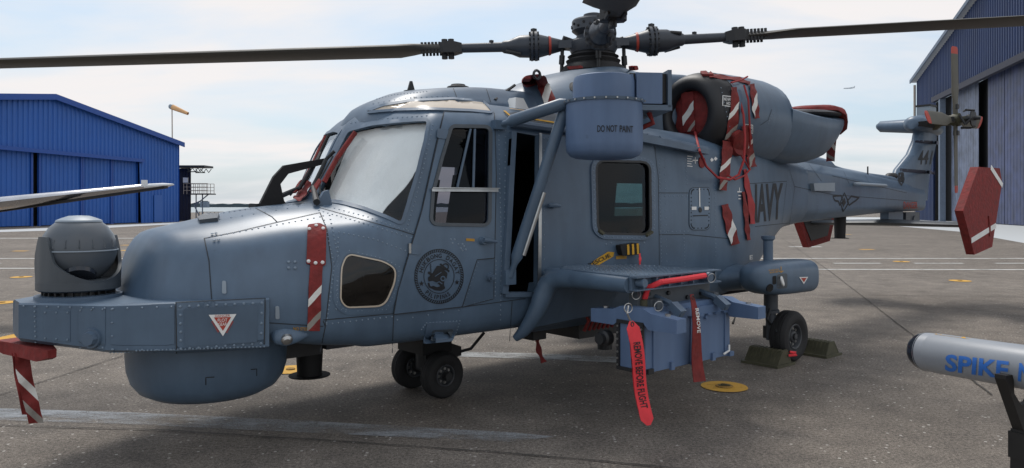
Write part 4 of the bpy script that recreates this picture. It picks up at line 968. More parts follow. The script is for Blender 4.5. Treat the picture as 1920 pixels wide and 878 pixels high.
# landing lamp fairing
mb = MB(); c, n = sf(Vector((535, 628))); ax_ = Vector((1, -.1, 0)).normalized(); mb.rings([[c + ax_ * t + (Vector((0, 0, 1)) * math.sin(2 * math.pi * k / 16) + n * math.cos(2 * math.pi * k / 16)) * r for k in range(16)] for t, r in ((-.08, .01), (-.06, .04), (0, .055), (.06, .045), (.13, .018), (.16, .004))]); lf_ = mb.build('lamp_fairing', 'paint', H_, 60)
mb = MB(); c2 = c + n * .035; mb.rev(c2, c2 + n, [(0, .034), (.018, .032), (.03, .02), (.033, .002)], 16); mb.build('lamp', 'steel', lf_)
# nose hatch, hinges, latches, stiffener, handles
HB = [(384, 447), (600, 398), (609, 400), (612, 470), (606, 612), (500, 605), (500, 560), (397, 562)]
SEAMS = []
slab(rounded([(470, 415), (489, 409), (526, 416), (523, 428), (488, 424)], 2, 2), sf, .004, (), 9).build('hatch_hinge', 'paint_trim', H_, 0) if False else None
for q in (((371, 413), (388, 405), (412, 407), (409, 415), (375, 419)),):
    mb = slab(list(q), sf, .022, (), 9); mb.build('nose_bracket', 'turret', H_, 0)
for p in ((421, 539), (520, 586)): slab(rounded([(p[0] - 4, p[1] - 12), (p[0] + 3, p[1] - 12), (p[0] + 4, p[1] + 12), (p[0] - 4, p[1] + 12)], 3, 3), sf, .008, (), 6).build('latch', 'paint_pale', H_, 20)
# landing gear, nose
mb = MB(); slab(rounded([(800, 605), (860, 603), (848, 640), (793, 645)], 5, 2), sf, .006, (), 9).build('gear_step', 'paint_trim', H_, 20)
slab(rounded([(810, 618), (850, 616), (843, 635), (806, 640)], 4, 2), fn_off(sf, .007), .001, (), 9).build('step_recess', 'turret', H_, 0)
def wheel(name, c, R_, wd, hubr, ax, parent, tyre='rubber'):
    """tyre with rounded shoulders and grooves, dished rim, hub cap"""
    c = Vector(c); a = Vector(ax).normalized(); h = wd / 2
    t = MB(); prof = [(-h * .7, hubr), (-h * .95, hubr + (R_ - hubr) * .3), (-h, hubr + (R_ - hubr) * .55), (-h * .88, R_ * .9), (-h * .62, R_ * .98), (-h * .5, R_ * .995), (-h * .46, R_ * .975), (-h * .40, R_ * .975), (-h * .36, R_), (-.06 * h, R_), (-.03 * h, R_ * .98), (.03 * h, R_ * .98), (.06 * h, R_)]
    prof = prof + [(-x, r) for x, r in reversed(prof[:-4])]
    t.rings([[c + a * x + q_ * r for q_ in [(a.to_track_quat('Z', 'Y') @ Vector((math.cos(2 * math.pi * k / 36), math.sin(2 * math.pi * k / 36), 0))) for k in range(36)]] for x, r in prof], False, False)
    wo = t.build(name, tyre, parent, 30)
    r_ = MB(); r_.rev(c + a * h * -.75, c + a * 9, [(0, hubr * 1.03), (h * 1.5, hubr * 1.03), (h * 1.56, hubr * .97), (h * 1.5, hubr * .88), (h * 1.1, hubr * .8), (h * 1.1, hubr * .5), (h * 1.35, hubr * .42), (h * 1.4, hubr * .25), (h * 1.6, hubr * .2), (h * 1.62, .004)], 30); r_.build('rim', 'wheel', wo, 30)
    b_ = MB()
    for k in range(8):
        e = a.to_track_quat('Z', 'Y') @ Vector((math.cos(k * math.pi / 4), math.sin(k * math.pi / 4), 0)); p = c + e * hubr * .64 + a * h * .33; b_.cyl(p, p + a * .014, .011, n=8)
    b_.build('wheel_nut', 'steel', wo, 0, kind='stuff')
ng = MB(); ng.rev((-1.85, 0, .50), (-1.85, 0, -2), [(0, .20), (.02, .21), (.035, .20), (.04, .1), (.12, .09), (.14, .06), (.3, .06)], 24); ngo = ng.build('nose_gear', 'dark', H_, 40)
mb = MB(); mb.rev((-1.85, -.05, .475), (-1.85, -.05, -2), [(0, .26), (.012, .265), (.02, .25)], 28); mb.build('gear_collar', 'paint_trim', ngo, 40)
mb = MB(); mb.cyl((-1.83, -.3, .168), (-1.83, .3, .168), .03); mb.box((-1.82, 0, .25), (.12, .14, .16)); mb.prism([(-1.75, -.07, .40), (-1.55, -.07, .32), (-1.55, -.07, .25), (-1.78, -.07, .24)], (0, .14, 0)); mb.tube([(-1.56, -.06, .28), (-1.48, -.1, .30), (-1.38, -.14, .42)], .012); mb.build('axle', 'dark', ngo)
mb = MB(); mb.box((-1.83, .02, .40), (.26, .34, .17)); mb.box((-1.80, 0, .27), (.10, .26, .14)); mb.build('gear_dark_block', 'black', ngo, 0)  # solid black block added to darken the space between wheels and belly
for y in (-.21, .19): wheel('nose_wheel', (-1.83, y, .168), .168, .125, .078, (0, -1, 0), ngo)
# main gear sponsons (port one in view, starboard mirrored)
def sponson(sg):
    yc = 1.2 * sg; st_ = [(.62, .03, .81), (.65, .09, .80), (.72, .125, .79), (.83, .15, .785), (.98, .16, .78), (1.2, .163, .775), (1.5, .16, .77), (1.53, .15, .77)]
    m = MB(); rs = []
    for x, k, z in st_: rs.append(ell(x, yc, z, min(.17, k * 1.08), k * .93, 28, 3.4))
    m.rings(rs); o = m.build('sponson', 'paint', H_, 45); S_ = Skin(); S_.put(m)
    a = MB(); a.rings([ell_y(y, x, z, rx, rz) for y, x, z, rx, rz in ((.70 * sg, 1.0, .74, .34, .13), (.95 * sg, 1.05, .76, .27, .11), (1.12 * sg, 1.08, .78, .22, .10))]); a.build('sponson_beam', 'paint', o, 50)
    l_ = MB(); l_.rev((1.03, 1.15 * sg, .9), (1.03, 1.15 * sg, 3), [(0, .042), (.2, .042), (.215, .058), (.24, .06), (.245, .02)], 18); l_.build('strut_cylinder', 'paint_trim', o, 40)
    l_ = MB(); l_.rev((1.16, 1.10 * sg, .68), (1.16, 1.10 * sg, -3), [(0, .085), (.06, .085), (.07, .062), (.2, .062), (.21, .075), (.235, .075), (.24, .045), (.48, .045)], 20); l_.build('gear_leg', 'rotor_metal', o, 40)
    l_ = MB(); l_.box((1.22, 1.09 * sg, .27), (.2, .09, .11)); l_.cyl((1.31, 1.06 * sg, .23), (1.31, 1.26 * sg, .23), .03); l_.tube([(1.12, 1.12 * sg, .50), (1.06, 1.12 * sg, .40), (1.2, 1.12 * sg, .28)], .014); l_.tube([(1.13, 1.17 * sg, .33), (1.08, 1.2 * sg, .29), (1.11, 1.18 * sg, .24), (1.2, 1.16 * sg, .26)], .01); l_.build('torque_link', 'dark', o, 20)
    wheel('main_wheel', (1.31, 1.19 * sg, .23), .23, .17, .112, (0, sg, 0), o)
    return o, S_
def ell_y(y, cx_, cz, rx, rz, n=24): return [(cx_ + rx * math.cos(2 * math.pi * k / n), y, cz + rz * math.sin(2 * math.pi * k / n)) for k in range(n)]
spP, SPS = sponson(-1); sponson(1); spf = skinfn(0., SPS, -1.3)
m = MB()
flat(m, rounded([(1456, 515), (1476, 512), (1476, 540), (1456, 542)], 5, 3), spf, .002); m.build('recess', 'turret', spP, 0)
m = MB(); c, n = spf(Vector((1463, 527))); m.torus(c + n * .02, n + Vector((.5, 0, .3)), .035, .009, 20, 8); m.build('mooring_ring', 'white', spP)
m = MB(); c, n = spf(Vector((1443, 540))); m.cyl(c, c + n * .006, .036); flat(m, rounded([(1448, 518), (1455, 517), (1455, 533), (1448, 534)], 2, 2), spf, .003); m.build('port_plug', 'black', spP, 0)
triangle((1506, 525), 8.5, fn_off(spf, .002), spP)
m = MB(); letter(m, 'NO HAND HOLD', [(1441, 506), (1460, 504), (1460, 507), (1441, 509)], spf, .003, .02); letter(m, 'MOOR HERE', [(1443, 510), (1459, 508), (1459, 511), (1443, 513)], spf, .003, .02); m.build('lettering', 'orange_print', spP, 0)
m = MB(); c, n = spf(Vector((1463, 506))); strip(m, [(1464, 500), (1464, 511)], .008, spf, .003, 4); strip(m, [(1460, 508), (1464, 511), (1468, 508)], .008, spf, .003, 3); m.build('anchor_mark', 'orange_print', spP, 0)
# ---- stub wing (weapon carrier) and hanging box
WG = MB()
def wsec(y, x0, x1, z, t): 
    out = []
    for a in range(9): th = math.pi / 2 + math.pi * a / 8; out.append((x0 + t * (1 + math.cos(th)) , y, z + t * math.sin(th)))
    out += [(x1, y, z - t * .35), (x1, y, z + t * .55)]
    return [Vector(p) for p in out]
WG.rings([wsec(-.80, -1.40, -.45, .916, .055), wsec(-1.0, -1.53, -.5, .918, .06), wsec(-1.70, -1.53, -.62, .92, .05)]); wgo = WG.build('stub_wing', 'paint', H_, 40); WSK = Skin(); WSK.put(WG); wf = skinfn(0., WSK)
slab([(1062, 498), (1100, 494), (1338, 503), (1326, 513), (1206, 523), (1050, 505)], wf, .006, (), 14).build('top_skin', 'paint_trim', wgo, 0)
mb = MB()
for k in range(9):
    a = Vector((1058 + k * 4.5, 503 - k * 1.1)); b_ = Vector((1204 + k * 15, 521 - k * 2.0)); dots(mb, [a, b_], 9, fn_off(wf, .006), .006, .006)
mb.build('skin_rivets', 'rivet_highlight', wgo, 0, kind='stuff')
mb = MB(); mb.tube([(-1.47, -1.22, .918), (-1.47, -1.12, .918), (-1.475, -1.04, .908), (-1.49, -.985, .875), (-1.515, -.96, .80), (-1.535, -.94, .72), (-1.56, -.90, .63), (-1.60, -.85, .54), (-1.63, -.80, .49)], [.06, .062, .066, .07, .07, .064, .055, .042, .025], 16); mb.build('root_fairing', 'paint', wgo, 60)
mb = MB(); mb.rings([[(-1.5, -.8, .87), (-1.5, -.97, .87), (-.7, -1.0, .88), (-.6, -.8, .88)], [(-1.55, -.72, .50), (-1.52, -.86, .56), (-.9, -.90, .6), (-.7, -.75, .5)]]); mb.build('lower_fairing', 'paint', wgo, 30)
mb = MB()
mb.box((-1.06, -1.715, .93), (.86, .02, .075)); 
for k in range(7): mb.box((-1.42 + k * .125, -1.74, .93), (.012, .05, .07))
mb.box((-1.06, -1.745, .97), (.88, .06, .008)); mb.box((-1.06, -1.745, .893), (.88, .06, .008)); mb.build('end_rib', 'paint_trim', wgo, 0)
mb = MB(); mb.cyl((-.78, -1.73, .935), (-.78, -1.80, .935), .033); mb.build('end_plug', 'paint_trim', wgo); mb = MB(); mb.cyl((-1.44, -1.73, .935), (-1.44, -1.79, .935), .026); mb.build('end_plug', 'paint_trim', wgo)
mb = MB(); mb.box((-1.02, -1.66, .825), (.76, .07, .15)); mb.box((-1.02, -1.66, .76), (.5, .1, .03)); mb.build('pylon', 'turret', wgo, 0)
mb = MB()
for x in (-1.3, -1.1, -.9, -.75): mb.cyl((x, -1.69, .83 + .03 * math.sin(x * 9)), (x, -1.71, .83 + .03 * math.sin(x * 9)), .014, n=8)
mb.build('pylon_bolt', 'dark', wgo, 0, kind='stuff')
for x in (-1.22, -.74):
    mb = MB(); mb.tube([(x, -1.64, .84), (x, -1.80, .80), (x, -1.9, .735)], .02, 6); mb.box((x, -1.86, .765), (.06, .09, .05), Matrix.Rotation(R(35), 3, 'X')); mb.build('sway_brace', 'paint_trim', wgo, 20)
pd = thing('equipment_box', (-1, -1.7, .36), 'grey blue ribbed box hanging by cross beams from the stub wing', 'equipment box', frame=MH)
mb = MB(); PX0, PX1, PY0, PY1, PZ0, PZ1 = -1.47, -.54, -1.60, -1.80, .39, .70
mb.rings([[(x, y, z) for x, y in ((PX0, PY0), (PX0, PY1 + .02), (PX0 + .02, PY1), (PX1 - .02, PY1), (PX1, PY1 + .02), (PX1, PY0))] for z in (PZ0, PZ1)]); bo = mb.build('box_body', 'paint_pod', pd, 20)
mb = MB(); mb.box((-1.0, -1.70, .725), (.94, .23, .05)); mb.box((-1.0, -1.70, .765), (.90, .16, .03)); mb.build('lid', 'paint_pod', pd, 0)
mb = MB()
for k in range(9): mb.box((-1.36 + k * .09, PY1 - .01, .695), (.045, .03, .012))
mb.build('lid_clips', 'paint_pod', pd, 0, kind='stuff')
for x in (-1.2, -.98, -.76): MB().box((x, PY1 - .006, .405), (.035, .02, .05)).build('foot_lug', 'paint_pod', pd, 0)
for x in (-1.42, -.56): MB().box((x, PY1 - .005, .40), (.05, .03, .03)).build('base_lug', 'dark' if x < -1 else 'paint_pod', pd, 0)
def beam(x, s_):
    m = MB(); pr2 = [(-1.37, .66), (-1.37, .745), (-1.56, .76), (-1.62, .785), (-1.80, .785), (-1.86, .76), (-2.05, .745), (-2.05, .665), (-1.84, .66), (-1.80, .70), (-1.62, .70), (-1.56, .66)]
    m.prism([(x - .045, y, z) for y, z in pr2], (.09, 0, 0)); o = m.build('cross_beam', 'paint_pod', pd, 0)
    b_ = MB()
    for y in (-1.46, -1.95): b_.cyl((x, y, .74), (x, y, .765), .018, n=10)
    b_.build('beam_bolt', 'steel', o, 20)
beam(-1.43, 1); beam(-.57, 1)
m = MB(); 
for y in (-1.605, -1.795): m.box((PX0 - .006, y, .545), (.014, .022, .30))
for z in (.40, .69): m.box((PX0 - .006, -1.70, z), (.012, .21, .022))
m.build('end_frame', 'dark', pd, 0)
m = MB()
for k in range(7):
    for y in (-1.605, -1.795): m.cyl((PX0 - .012, y, .42 + k * .04), (PX0 - .018, y, .42 + k * .04), .007, n=6)
m.build('frame_bolts', 'steel', pd, 0, kind='stuff')
m = MB()
for x in (-1.38, -1.0, -.62): m.box((x, PY1 - .004, .545), (.012, .010, .29))
m.build('side_rib', 'paint_pod', pd, 0, kind='stuff')
for x in (-1.3, -.7): m = MB(); m.box((x, -1.69, .80), (.10, .14, .05)); m.box((x, -1.77, .79), (.05, .04, .07)); m.build('hook_block', 'turret', pd, 0)
for q in ((-1.15, .60), (-.85, .60)): m = MB(); m.cyl((q[0], PY1, q[1] + .075), (q[0], PY1 - .02, q[1] + .075), .012, n=8); m.build('lid_stud', 'paint_pod', pd)
mb = MB(); mb.rev((-1.455, -1.5, .57), (-2.4, -1.55, .57), [(0, .05), (.05, .05), (.06, .035), (.09, .035)], 16); mb.build('connector', 'dark', pd)
mb = MB(); mb.rev((-1.34, -1.70, .77), (-1.34, -1.70, 2), [(0, .035), (.05, .035), (.055, .02)], 14); mb.build('cable_socket', 'olive', pd)
mb = MB(); mb.tube([(-.56, -1.62, .66), (-.44, -1.62, .62), (-.40, -1.66, .55), (-.5, -1.72, .50), (-.56, -1.76, .55)], .011, 6); mb.tube([(-.56, -1.7, .68), (-.46, -1.78, .64), (-.52, -1.8, .6)], .009, 6); mb.build('cable', 'black', pd)
mb = MB(); mb.tube([(-.58, -1.81, .46), (-.61, -1.83, .43), (-.66, -1.82, .41)], .007, 6); mb.build('tie_cord', 'white', pd)
mb = MB(); mb.tube([(-1.34, -1.7, .82), (-1.35, -1.74, .90), (-1.30, -1.80, .935), (-1.1, -1.83, .945), (-.86, -1.81, .95)], .018, 8); mb.build('link_cable', 'red_bright', pd)
mb = MB()
for p in ((-1.40, -1.86, .80), (-1.44, -1.72, .86), (-.80, -1.82, .93)): mb.torus(p, (.4, 1, .2), .03, .003, 14, 5)
mb.build('pin_ring', 'steel', pd)

# ---- outboard canister on two struts
CX_, CY_ = -1.36, -1.38
cn = MB(); cn.rev((CX_, CY_, 1.712), (CX_, CY_, 3), [(0, .13), (.006, .19), (.02, .225), (.05, .247), (.10, .252), (.36, .252)], 40); cno = cn.build('canister', 'paint_pod', H_, 40)
mb = MB(); mb.rev((CX_, CY_, 2.072), (CX_, CY_, 3), [(0, .262), (.018, .265), (.02, .24)], 40); mb.build('canister_flange', 'paint_trim', cno, 30)
mb = MB(); dots(mb, [], 1, None) if False else None
for k in range(24): 
    a = 2 * math.pi * k / 24; mb.cyl((CX_ + .263 * math.cos(a), CY_ + .263 * math.sin(a), 2.081), (CX_ + .272 * math.cos(a), CY_ + .272 * math.sin(a), 2.081), .006, n=6)
mb.build('flange_bolts', 'steel', cno, 0, kind='stuff')
mb = MB(); mb.rev((CX_, CY_, 2.09), (CX_, CY_, 3), [(0, .205), (.12, .205), (.155, .195), (.165, .17)], 40); mb.build('canister_head', 'paint_pod', cno, 30)
hx = Vector((math.cos(R(-34)), math.sin(R(-34)), 0)); hy = Vector((-hx.y, hx.x, 0)); hr = Matrix.Rotation(R(-34), 3, 'Z')
o_ = Vector((CX_, CY_, 2.165))
mb = MB(); mb.box(o_ + hx * .04 + hy * .04, (.24, .34, .17), hr); mb.build('canister_head_block', 'paint_pod', cno, 0)
mb = MB(); mb.box(o_ + hx * .27 + hy * .06, (.17, .36, .20), hr); mb.build('equipment_case', 'paint_pod', cno, 0)
for x in (.172, .375): mb = MB(); mb.box(o_ + hx * x + hy * .08 + Vector((0, 0, .005)), (.045, .33, .19), hr); mb.build('gap_shade', 'dark', cno, 0)  # solid dark fillers, coloured as the shade between the cases
mb = MB(); mb.box(o_ + hx * .405 + hy * .08, (.025, .40, .24), hr); mb.box(o_ + hx * .28 + hy * .08 + Vector((0, 0, -.125)), (.28, .40, .035), hr); mb.build('case_bracket', 'paint_trim', cno, 0)
mb = MB(); mb.tube([o_ + hx * .30 + hy * .15 + Vector((0, 0, -.12)), Vector((-.85, -1.1, 2.05)), Vector((-.6, -.72, 2.03))], .05, 10); mb.build('support_arm', 'paint_trim', cno)
mb = MB(); mb.tube([o_ + hx * .30 + Vector((0, 0, -.14)), o_ + hx * .33 + Vector((0, 0, -.21)), o_ + hx * .22 + hy * .05 + Vector((0, 0, -.26)), o_ + hx * .12 + hy * .12 + Vector((0, 0, -.24))], .018); mb.build('hose', 'red', cno)
s1a = Vector((-1.775, -.80, 1.955)); s1b = Vector((CX_ - .18, CY_ + .16, 2.085)); s2a = Vector((-1.77, -.91, .93)); s2b = Vector((CX_ - .15, CY_ + .21, 2.06))
mb = MB(); mb.tube([s1a, s1a.lerp(s1b, .12), s1a.lerp(s1b, .2), s1a.lerp(s1b, .92), s1b], [.018, .02, .042, .042, .025], 14); mb.box(s1a, (.1, .05, .06)); mb.build('upper_strut', 'paint', cno, 40)
mb = MB(); mb.tube([s2a, s2a.lerp(s2b, .08), s2a.lerp(s2b, .12), s2a.lerp(s2b, .95), s2b], [.018, .022, .04, .04, .025], 14); mb.box(s2a + Vector((0, .02, 0)), (.09, .06, .1)); mb.build('lower_strut', 'paint', cno, 40)
dd = (s2b - s2a).normalized(); mb = MB(); mb.tube([s2a.lerp(s2b, .13) + Vector((.02, -.045, 0)), s2a.lerp(s2b, .5) + Vector((.02, -.045, 0))], .013, 8); mb.build('strut_rod', 'steel', cno)
CSK = Skin(); CSK.put(cn); h1, h2_ = CSK.px((1120, 242))[0], CSK.px((1157, 243))[0]; an1 = math.atan2(h1.y - CY_, h1.x - CX_); an2 = math.atan2(h2_.y - CY_, h2_.x - CX_)
def cf(p):   # p = (image column scale along the drum, height scale)
    a = an1 + (an2 - an1) * (p[0] - 1120) / 37; e = Vector((math.cos(a), math.sin(a), 0)); return Vector((CX_, CY_, h1.z - (p[1] - 242) * .00285)) + e * .252, e
mb = MB(); letter(mb, 'DO NOT', [(1120, 234), (1157, 234), (1157, 249), (1120, 249)], cf, .003, .015); letter(mb, 'PAINT', [(1162, 234), (1192, 234), (1192, 249), (1162, 249)], cf, .003, .015); mb.build('lettering', 'decal', cno, 0)

# ---- main rotor
hubz = 2.883; RO = (MH.to_3x3().inverted())
def wd(v): return RO @ Vector(v)
ro = MB(); top_ = Vector((0, 0, hubz))
ro.rev((0, 0, 2.62), (0, 0, 9), [(0, .30), (.05, .28), (.08, .235), (.11, .25), (.13, .215), (.15, .235), (.17, .2), (.24, .16)], 28); mst = ro.build('rotor_mast', 'rubber', H_, 40)
ro = MB(); ro.rev((0, 0, 2.80), (0, 0, 9), [(0, .20), (.04, .22), (.10, .22), (.14, .16), (.16, .15)], 28); mro = ro.build('main_rotor', 'rotor_metal', H_, 40)
ro = MB(); ro.rev((0, 0, 2.955), (0, 0, 9), [(0, .13), (.03, .17), (.05, .195), (.135, .195), (.15, .185), (.151, .09), (.20, .088), (.21, .06)], 30); ro.build('hub_cap', 'rotor_metal', mro, 30)
ro = MB()
for k in range(20): a = k * 2 * math.pi / 20; ro.cyl((.195 * math.cos(a), .195 * math.sin(a), 3.03 + .025 * (k % 2)), (.203 * math.cos(a), .203 * math.sin(a), 3.03 + .025 * (k % 2)), .012, n=6)
ro.build('hub_holes', 'black', mro, 0, kind='stuff')
def arm(er, slope, cone=.0):
    """one blade with its cuff, flange, spindle and clamp; er = outward unit vector (helicopter frame)"""
    er = Vector(er).normalized(); er = (er + Vector((0, 0, slope))).normalized(); t = Vector((0, 0, 1)).cross(er).normalized(); up = er.cross(t)
    P = lambda r, a=0, b=0: top_ + er * r + t * a + up * b
    def frame(rs, parent, name, m, sm=30): 
        q = MB(); q.rings(rs); return q.build(name, m, parent, sm)
    rect = lambda r, w_, h_: [P(r, -w_, -h_), P(r, w_, -h_), P(r, w_, h_), P(r, -w_, h_)]
    a_ = frame([rect(.08, .12, .05), rect(.24, .07, .035), rect(.32, .06, .035)], mro, 'rotor_arm', 'rotor_metal', 0)
    q = MB(); q.rev(P(.24), P(9), [(0, .03), (.02, .045), (.25, .105), (.275, .115)], 20); q.build('arm_cone', 'rotor_metal', a_, 30)
    q = MB(); q.rev(P(.385), P(9), [(0, .083), (.022, .091)], 20, False, False); q.build('red_band', 'red_tip', a_, 30)
    q = MB(); q.rev(P(.505), P(9), [(0, .115), (.005, .135), (.03, .135), (.032, .12), (.045, .12), (.047, .135), (.065, .135), (.07, .11)], 24); q.build('flange', 'rotor_metal', a_, 20)
    q = MB()
    for k in range(16): an = k * math.pi / 8; c = P(.495, .122 * math.cos(an), .122 * math.sin(an)); q.cyl(c, c + er * .09, .011, n=6)
    c = P(.54, 0, .13); q.box(c, (.04, .04, .06)); q.build('flange_bolts', 'dark', a_, 0, kind='stuff')
    q = MB(); q.rev(P(.575), P(9), [(0, .105), (.10, .10), (.16, .075), (.20, .06), (.24, .058), (.26, .045), (.62, .042), (.66, .05)], 20); sp = q.build('spindle', 'rotor_metal', a_, 30)
    q = MB(); q.cyl(P(.66, .06, -.08), P(.80, .05, -.05), .02); q.cyl(P(.7, -.06, .06), P(.8, -.05, .05), .016); q.box(P(.93, 0, .05), (.03, .03, .03)); q.build('spindle_fitting', 'dark', a_, 0, kind='stuff')
    cl = frame([rect(1.20, .05, .04), rect(1.27, .09, .05), rect(1.36, .10, .05), rect(1.40, .07, .04)], a_, 'blade_clamp', 'dark', 0)
    q = MB()
    for r in (1.30, 1.36): q.cyl(P(r, 0, -.095), P(r, 0, .085), .028, n=10)
    for k in range(6):
        for s_ in (-.06, .06): q.cyl(P(1.40 + k * .032, s_, -.05), P(1.40 + k * .032, s_, .05), .013, n=6)
    q.build('clamp_bolts', 'dark', a_, 0, kind='stuff')
    b_ = MB(); rs = []
    for r, c0_, c1_, th in ((1.36, -.07, .07, .035), (1.52, -.09, .09, .034), (1.66, -.19, .13, .034), (1.80, -.27, .125, .034), (5.4, -.27, .125, .030), (5.75, -.27, .13, .028), (5.95, -.40, .16, .024), (6.25, -.52, .02, .016), (6.4, -.55, -.32, .008)):
        pr_ = []; n = 16; dr = -.012 * max(0, r - 3.2) * .6
        for k in range(n):
            an = 2 * math.pi * k / n; x = (c0_ + c1_) / 2 + (c1_ - c0_) / 2 * math.cos(an); y = th * math.sin(an) * (1 + .45 * math.cos(an)); tw = .10 - .02 * r
            pr_.append(P(r, x, y + dr + x * tw))
        rs.append(pr_)
    b_.rings(rs); bl = b_.build('blade', 'blade', a_, 50)
    return a_
arm(wd((-1, .01, 0)), -.025); arm(wd((1, .0, 0)), .056); arm(wd((.0, -1, 0)), -.05); arm(wd((0, 1, 0)), .02)
# pitch links and swashplate
for k in range(4):
    a = R(40.5 + 90 * k - 78); e = Vector((math.cos(a), math.sin(a), 0)); mb = MB(); mb.cyl(e * .29 + Vector((0, 0, 2.62)), e * .28 + Vector((0, 0, 2.92)), .017); mb.cyl(e * .29 + Vector((0, 0, 2.70)), e * .285 + Vector((0, 0, 2.78)), .026); mb.tube([e * .28 + Vector((0, 0, 2.88)), e * .27 + Vector((0, 0, 2.94)), e * .16 + Vector((0, 0, 2.9))], .024); mb.build('pitch_link', 'dark', mro)
# ---- tail: tailplane with end plates, fin top, tail rotor
tp = MB()
def fo(y, x0, x1, z, th): return [Vector((x0 + (x1 - x0) * a, y, z + th * b)) for a, b in ((0, 0), (.05, .6), (.2, 1), (.5, .8), (1, .05), (1, -.05), (.5, -.8), (.2, -1), (.05, -.6))]
tp.rings([fo(-1.13, 6.05, 6.65, 1.155, .035), fo(0, 5.95, 6.7, 1.175, .05), fo(1.13, 6.05, 6.65, 1.155, .035)]); tpo = tp.build('tailplane', 'turret', H_, 50)
mb = MB(); mb.box((6.35, 0, 1.24), (.5, .12, .2)); mb.build('tailplane_mount', 'paint', tpo, 0)
for sg in (-1, 1):
    m = MB(); P = [(5.66, 1.33), (6.2, 1.86), (6.92, 1.86), (7.0, 1.72), (6.62, .92), (6.05, .84)]; m.prism([(x, sg * 1.13, z) for x, z in P], (0, sg * .03, 0)); m.build('end_plate', 'paint', tpo, 0)
    k = thing('end_plate_cover', (6.3, sg * 1.15, .84), 'red hexagonal cover with white tapes on the near tail end plate' if sg < 0 else 'red edged cover on the far tail end plate below the tail boom', 'red cover', 'red protective covers', frame=MH)
    C6 = [(5.59, 1.35), (6.15, 1.93), (6.99, 1.94), (7.09, 1.74), (6.68, .85), (6.00, .77)]
    m = MB(); m.prism([(x, sg * 1.095, z) for x, z in C6], (0, sg * .10, 0)); m.build('cover_cloth', 'red', k, 0)
    for (a, b) in (((6.62, 1.94), (7.09, 1.70)), ((5.88, .96), (6.82, 1.14))):
        a_, b_ = Vector((a[0], 0, a[1])), Vector((b[0], 0, b[1])); d3 = (b_ - a_).normalized(); nrm = Vector((-d3.z, 0, d3.x)) * .035
        m = MB(); m.prism([Vector((p.x, sg * 1.197, p.z)) for p in (a_ - nrm, b_ - nrm, b_ + nrm, a_ + nrm)], (0, sg * .004, 0)); m.build('white_tape', 'white', k, 0)
    m = MB(); m.box((6.55, sg * 1.2, 1.14), (.04, .02, .28), Matrix.Rotation(R(-8), 3, 'Y')); m.build('strap', 'red', k, 0)
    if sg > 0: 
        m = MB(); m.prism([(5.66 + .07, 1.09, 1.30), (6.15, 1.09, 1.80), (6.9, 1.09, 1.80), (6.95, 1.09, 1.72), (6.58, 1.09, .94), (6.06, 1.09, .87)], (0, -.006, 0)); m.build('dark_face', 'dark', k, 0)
gb = MB(); gb.rings([ell(7.05, 0, 2.66, .07, .07), ell(7.12, 0, 2.67, .15, .12), ell(7.4, 0, 2.68, .19, .15), ell(7.8, 0, 2.66, .18, .13), ell(8.04, 0, 2.63, .10, .08)]); gb.build('tail_gearbox', 'paint', fn_, 50)
m = MB(); m.rings([[(7.07, -.10, 2.66 + .035 * s_), (7.14, -.175, 2.66 + .045 * s_), (7.40, -.205, 2.66 + .045 * s_), (7.40, -.15, 2.66 + .045 * s_), (7.07, -.04, 2.66 + .035 * s_)] for s_ in (-1, 1)]); m.build('air_slot', 'black', fn_, 0)
m = MB(); m.box((7.62, 0, 2.87), (.24, .2, .2)); lo = m.build('beacon_box', 'paint_pale', fn_, 0); m = MB(); m.box((7.62, 0, 2.985), (.26, .22, .03)); m.build('beacon_cap', 'dark', fn_, 0)
m = MB(); m.rings([fo(.1, 7.45, 8.05, 2.68, .12), fo(.75, 7.62, 8.05, 2.73, .09), fo(.80, 7.66, 8.0, 2.735, .05)]); m.build('fin_stub', 'paint', fn_, 50)
TRO = Vector((7.49, -.46, 2.72)); trh = MB(); trh.rev((7.49, -.1, 2.72), (7.49, -9, 2.72), [(0, .14), (.1, .13), (.16, .08), (.3, .075), (.34, .10), (.42, .10), (.44, .05), (.56, .045)], 20); tro = trh.build('tail_rotor', 'olive', H_, 40)
for k in range(4):
    a = R(92 + 90 * k); e = Vector((math.cos(a), 0, math.sin(a))); s3 = Vector((-e.z, 0, e.x)); y_ = Vector((0, -1, 0))
    tw = lambda r: R(18) if k % 2 else R(-8)
    rs = []
    for r, c_, th in ((.06, .05, .03), (.24, .055, .028), (.36, .085, .02), (.44, .105, .016), (1.0, .105, .012)):
        u = s3 * math.cos(tw(r)) + y_ * math.sin(tw(r)); v = e.cross(u); rs.append([TRO + e * r + u * c_ * ca + v * th * sa for ca, sa in [(math.cos(2 * math.pi * j / 12), math.sin(2 * math.pi * j / 12)) for j in range(12)]])
    m = MB(); m.rings(rs); bl = m.build('tail_blade', 'tail_olive', tro, 40)
    r2_ = []
    for r, c_, th in ((1.0, .1, .0125), (1.08, .098, .012), (1.11, .07, .008)):
        u = s3 * math.cos(tw(r)) + y_ * math.sin(tw(r)); v = e.cross(u); r2_.append([TRO + e * r + u * c_ * ca + v * th * sa for ca, sa in [(math.cos(2 * math.pi * j / 12), math.sin(2 * math.pi * j / 12)) for j in range(12)]])
    m = MB(); m.rings(r2_); m.build('red_tip', 'red_tip', bl, 40)
    m = MB(); c = TRO + e * .13 + y_ * .10; m.cyl(c - s3 * .06, c + y_ * .08 + s3 * .09, .018, n=8); m.cyl(c + y_ * .08 + s3 * .09, TRO + y_ * .26 + e * .12, .016, n=8); m.box(TRO + e * .20 + y_ * .01, (.07, .07, .07)); m.build('pitch_arm', 'dark', tro)
